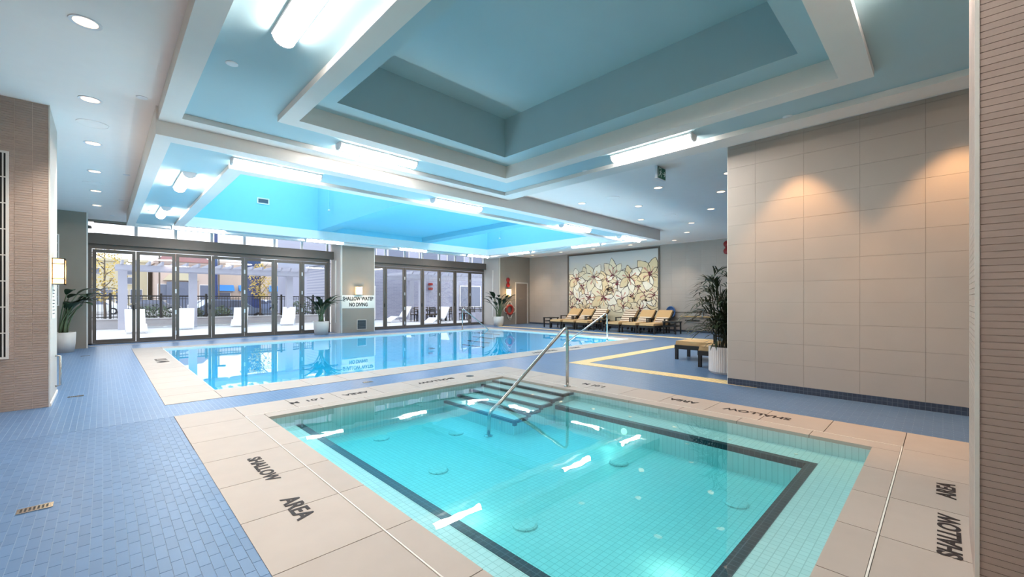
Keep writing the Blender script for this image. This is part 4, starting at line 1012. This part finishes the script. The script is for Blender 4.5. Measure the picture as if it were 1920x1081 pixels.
def car(label, loc, rz, paint):
    t = thing('parked_car', label, 'car', loc, rz, 'cars parked beyond the fence')
    body = [(-2.1, .3), (2.1, .3), (2.15, .62), (1.9, .85), (1.1, .95), (-1.7, .98), (-2.1, .85)]
    MB().prism(body, -.85, .85).build('body', paint, t)
    MB().prism([(1.1, .95), (.45, 1.42), (-1.0, 1.45), (-1.7, .98)], -.75, .75).build('cabin', paint, t)
    MB().prism([(.95, .99), (.4, 1.36), (-.95, 1.39), (-1.5, 1.0)], -.765, .765).build('side_glass', 'winglass', t)
    for x in (-1.3, 1.3):
        for s_ in (-1, 1):
            b = MB().lathe([(.33, -.1), (.33, .1)], n=18); b.v = [(v[0] + x, s_*.80 + v[2], v[1] + .33) for v in b.v]; wh = b.build('wheel', 'tyre', t)
            b = MB().lathe([(.2, -.11), (.2, .11)], n=12); b.v = [(v[0] + x, s_*.80 + v[2], v[1] + .33) for v in b.v]; b.build('hub_cap', 'chrome', wh)
car('silver blue car parked right behind the patio fence', (5.4, 29.8, -.05), R(8), 'carpaint')
for i, (x, y, p, lab) in enumerate(((-.2, 58, 'carwhite', 'white car in the car park before the cream shop'), (4.2, 60, 'cardark', 'dark car in the car park beside the mall entrance'), (9.2, 61, 'carwhite', 'white car in front of the mall entrance'), (12.4, 54, 'carpaint', 'silver car before the blue awnings'), (15, 58, 'carwhite', 'white car at the far end before the blue awnings'))):
    car(lab, (x, y, -.05), R(10*(i - 2)), p)

def tree(name, label, loc, h, cr_, mtl, n, seed, trunk_h):
    rg = random.Random(seed); t = thing(name, label, 'tree', loc)
    b = MB(); b.tube([(0, 0, 0), (.03, 0, trunk_h*.5), (0, .03, trunk_h), (.02, 0, h*.92)], [.07, .06, .05, .015], 7)
    for k in range(9):
        z = trunk_h + (h - trunk_h)*k/10; a = rg.uniform(0, 6.28); l_ = cr_*rg.uniform(.6, .95); b.tube([(0, 0, z), (math.cos(a)*l_*.5, math.sin(a)*l_*.5, z + .2), (math.cos(a)*l_, math.sin(a)*l_, z + .5)], [.03, .02, .008], 5)
    b.build('trunk', 'bark', t)
    b = MB()
    for k in range(n):
        u = rg.random(); z = trunk_h*.9 + (h - trunk_h*.9)*u; rr = cr_*math.sin(PI*min(1, .12 + .85*u))**.6*math.sqrt(rg.random()); a = rg.uniform(0, 6.28)
        c = Vector((rr*math.cos(a), rr*math.sin(a), z)); d = Vector((rg.uniform(-1, 1), rg.uniform(-1, 1), rg.uniform(-1, 1))).normalized(); e_ = d.orthogonal().normalized(); s_ = rg.uniform(.05, .085)
        b.add([c - d*s_, c + e_*s_*.6, c + d*s_, c - e_*s_*.6], [(0, 1, 2, 3)])
    o = b.build('foliage', mtl, t); o['kind'] = 'stuff'
tree('young_tree', 'young yellow leaved tree behind the fence near the column', (.05, 28.6, -.05), 4.3, .85, 'yleaf', 520, 31, 1.5)
tree('young_tree', 'young yellow leaved tree in front of the navy tower', (6.75, 28.6, -.05), 3.6, .62, 'yleaf', 460, 32, 1.7)
def shrub(label, loc, rx, h, seed):
    rg = random.Random(seed); t = thing('shrub', label, 'shrub', loc, 0, 'shrubs along the patio fence'); b = MB()
    for k in range(8): a = rg.uniform(0, 6.28); b.tube([(0, 0, 0), (math.cos(a)*rx*.5, math.sin(a)*.2, h*.5), (math.cos(a)*rx*.8, math.sin(a)*.3, h*.9)], [.02, .012, .005], 5)
    b.build('stem', 'bark', t); b = MB()
    for k in range(420):
        a = rg.uniform(0, 6.28); rr = math.sqrt(rg.random()); c = Vector((rr*rx*math.cos(a), rr*.35*math.sin(a), h*(.12 + .88*rg.random()*(1 - .35*rr)))); d = Vector((rg.uniform(-1, 1), rg.uniform(-1, 1), rg.uniform(-.4, 1))).normalized(); e_ = d.orthogonal().normalized(); s_ = rg.uniform(.06, .10)
        b.add([c - d*s_, c + e_*s_*.45, c + d*s_, c - e_*s_*.45], [(0, 1, 2, 3)])
    o = b.build('foliage', 'shrub', t); o['kind'] = 'stuff'
for i, (x, w_, h, lab) in enumerate(((1.9, .75, 1.35, 'leafy shrub behind the fence beside the first pergola post'), (3.55, .35, 1.2, 'small shrub behind the fence beside the second pergola post'), (4.75, .5, 1.2, 'loose shrub behind the fence near the parked car'), (8.9, .7, 1.6, 'leafy shrub behind the fence beside the third pergola post'), (10.2, .6, 1.5, 'leafy shrub at the end of the fence'))):
    shrub(lab, (x, 28.1, -.05), w_, h, 50 + i)
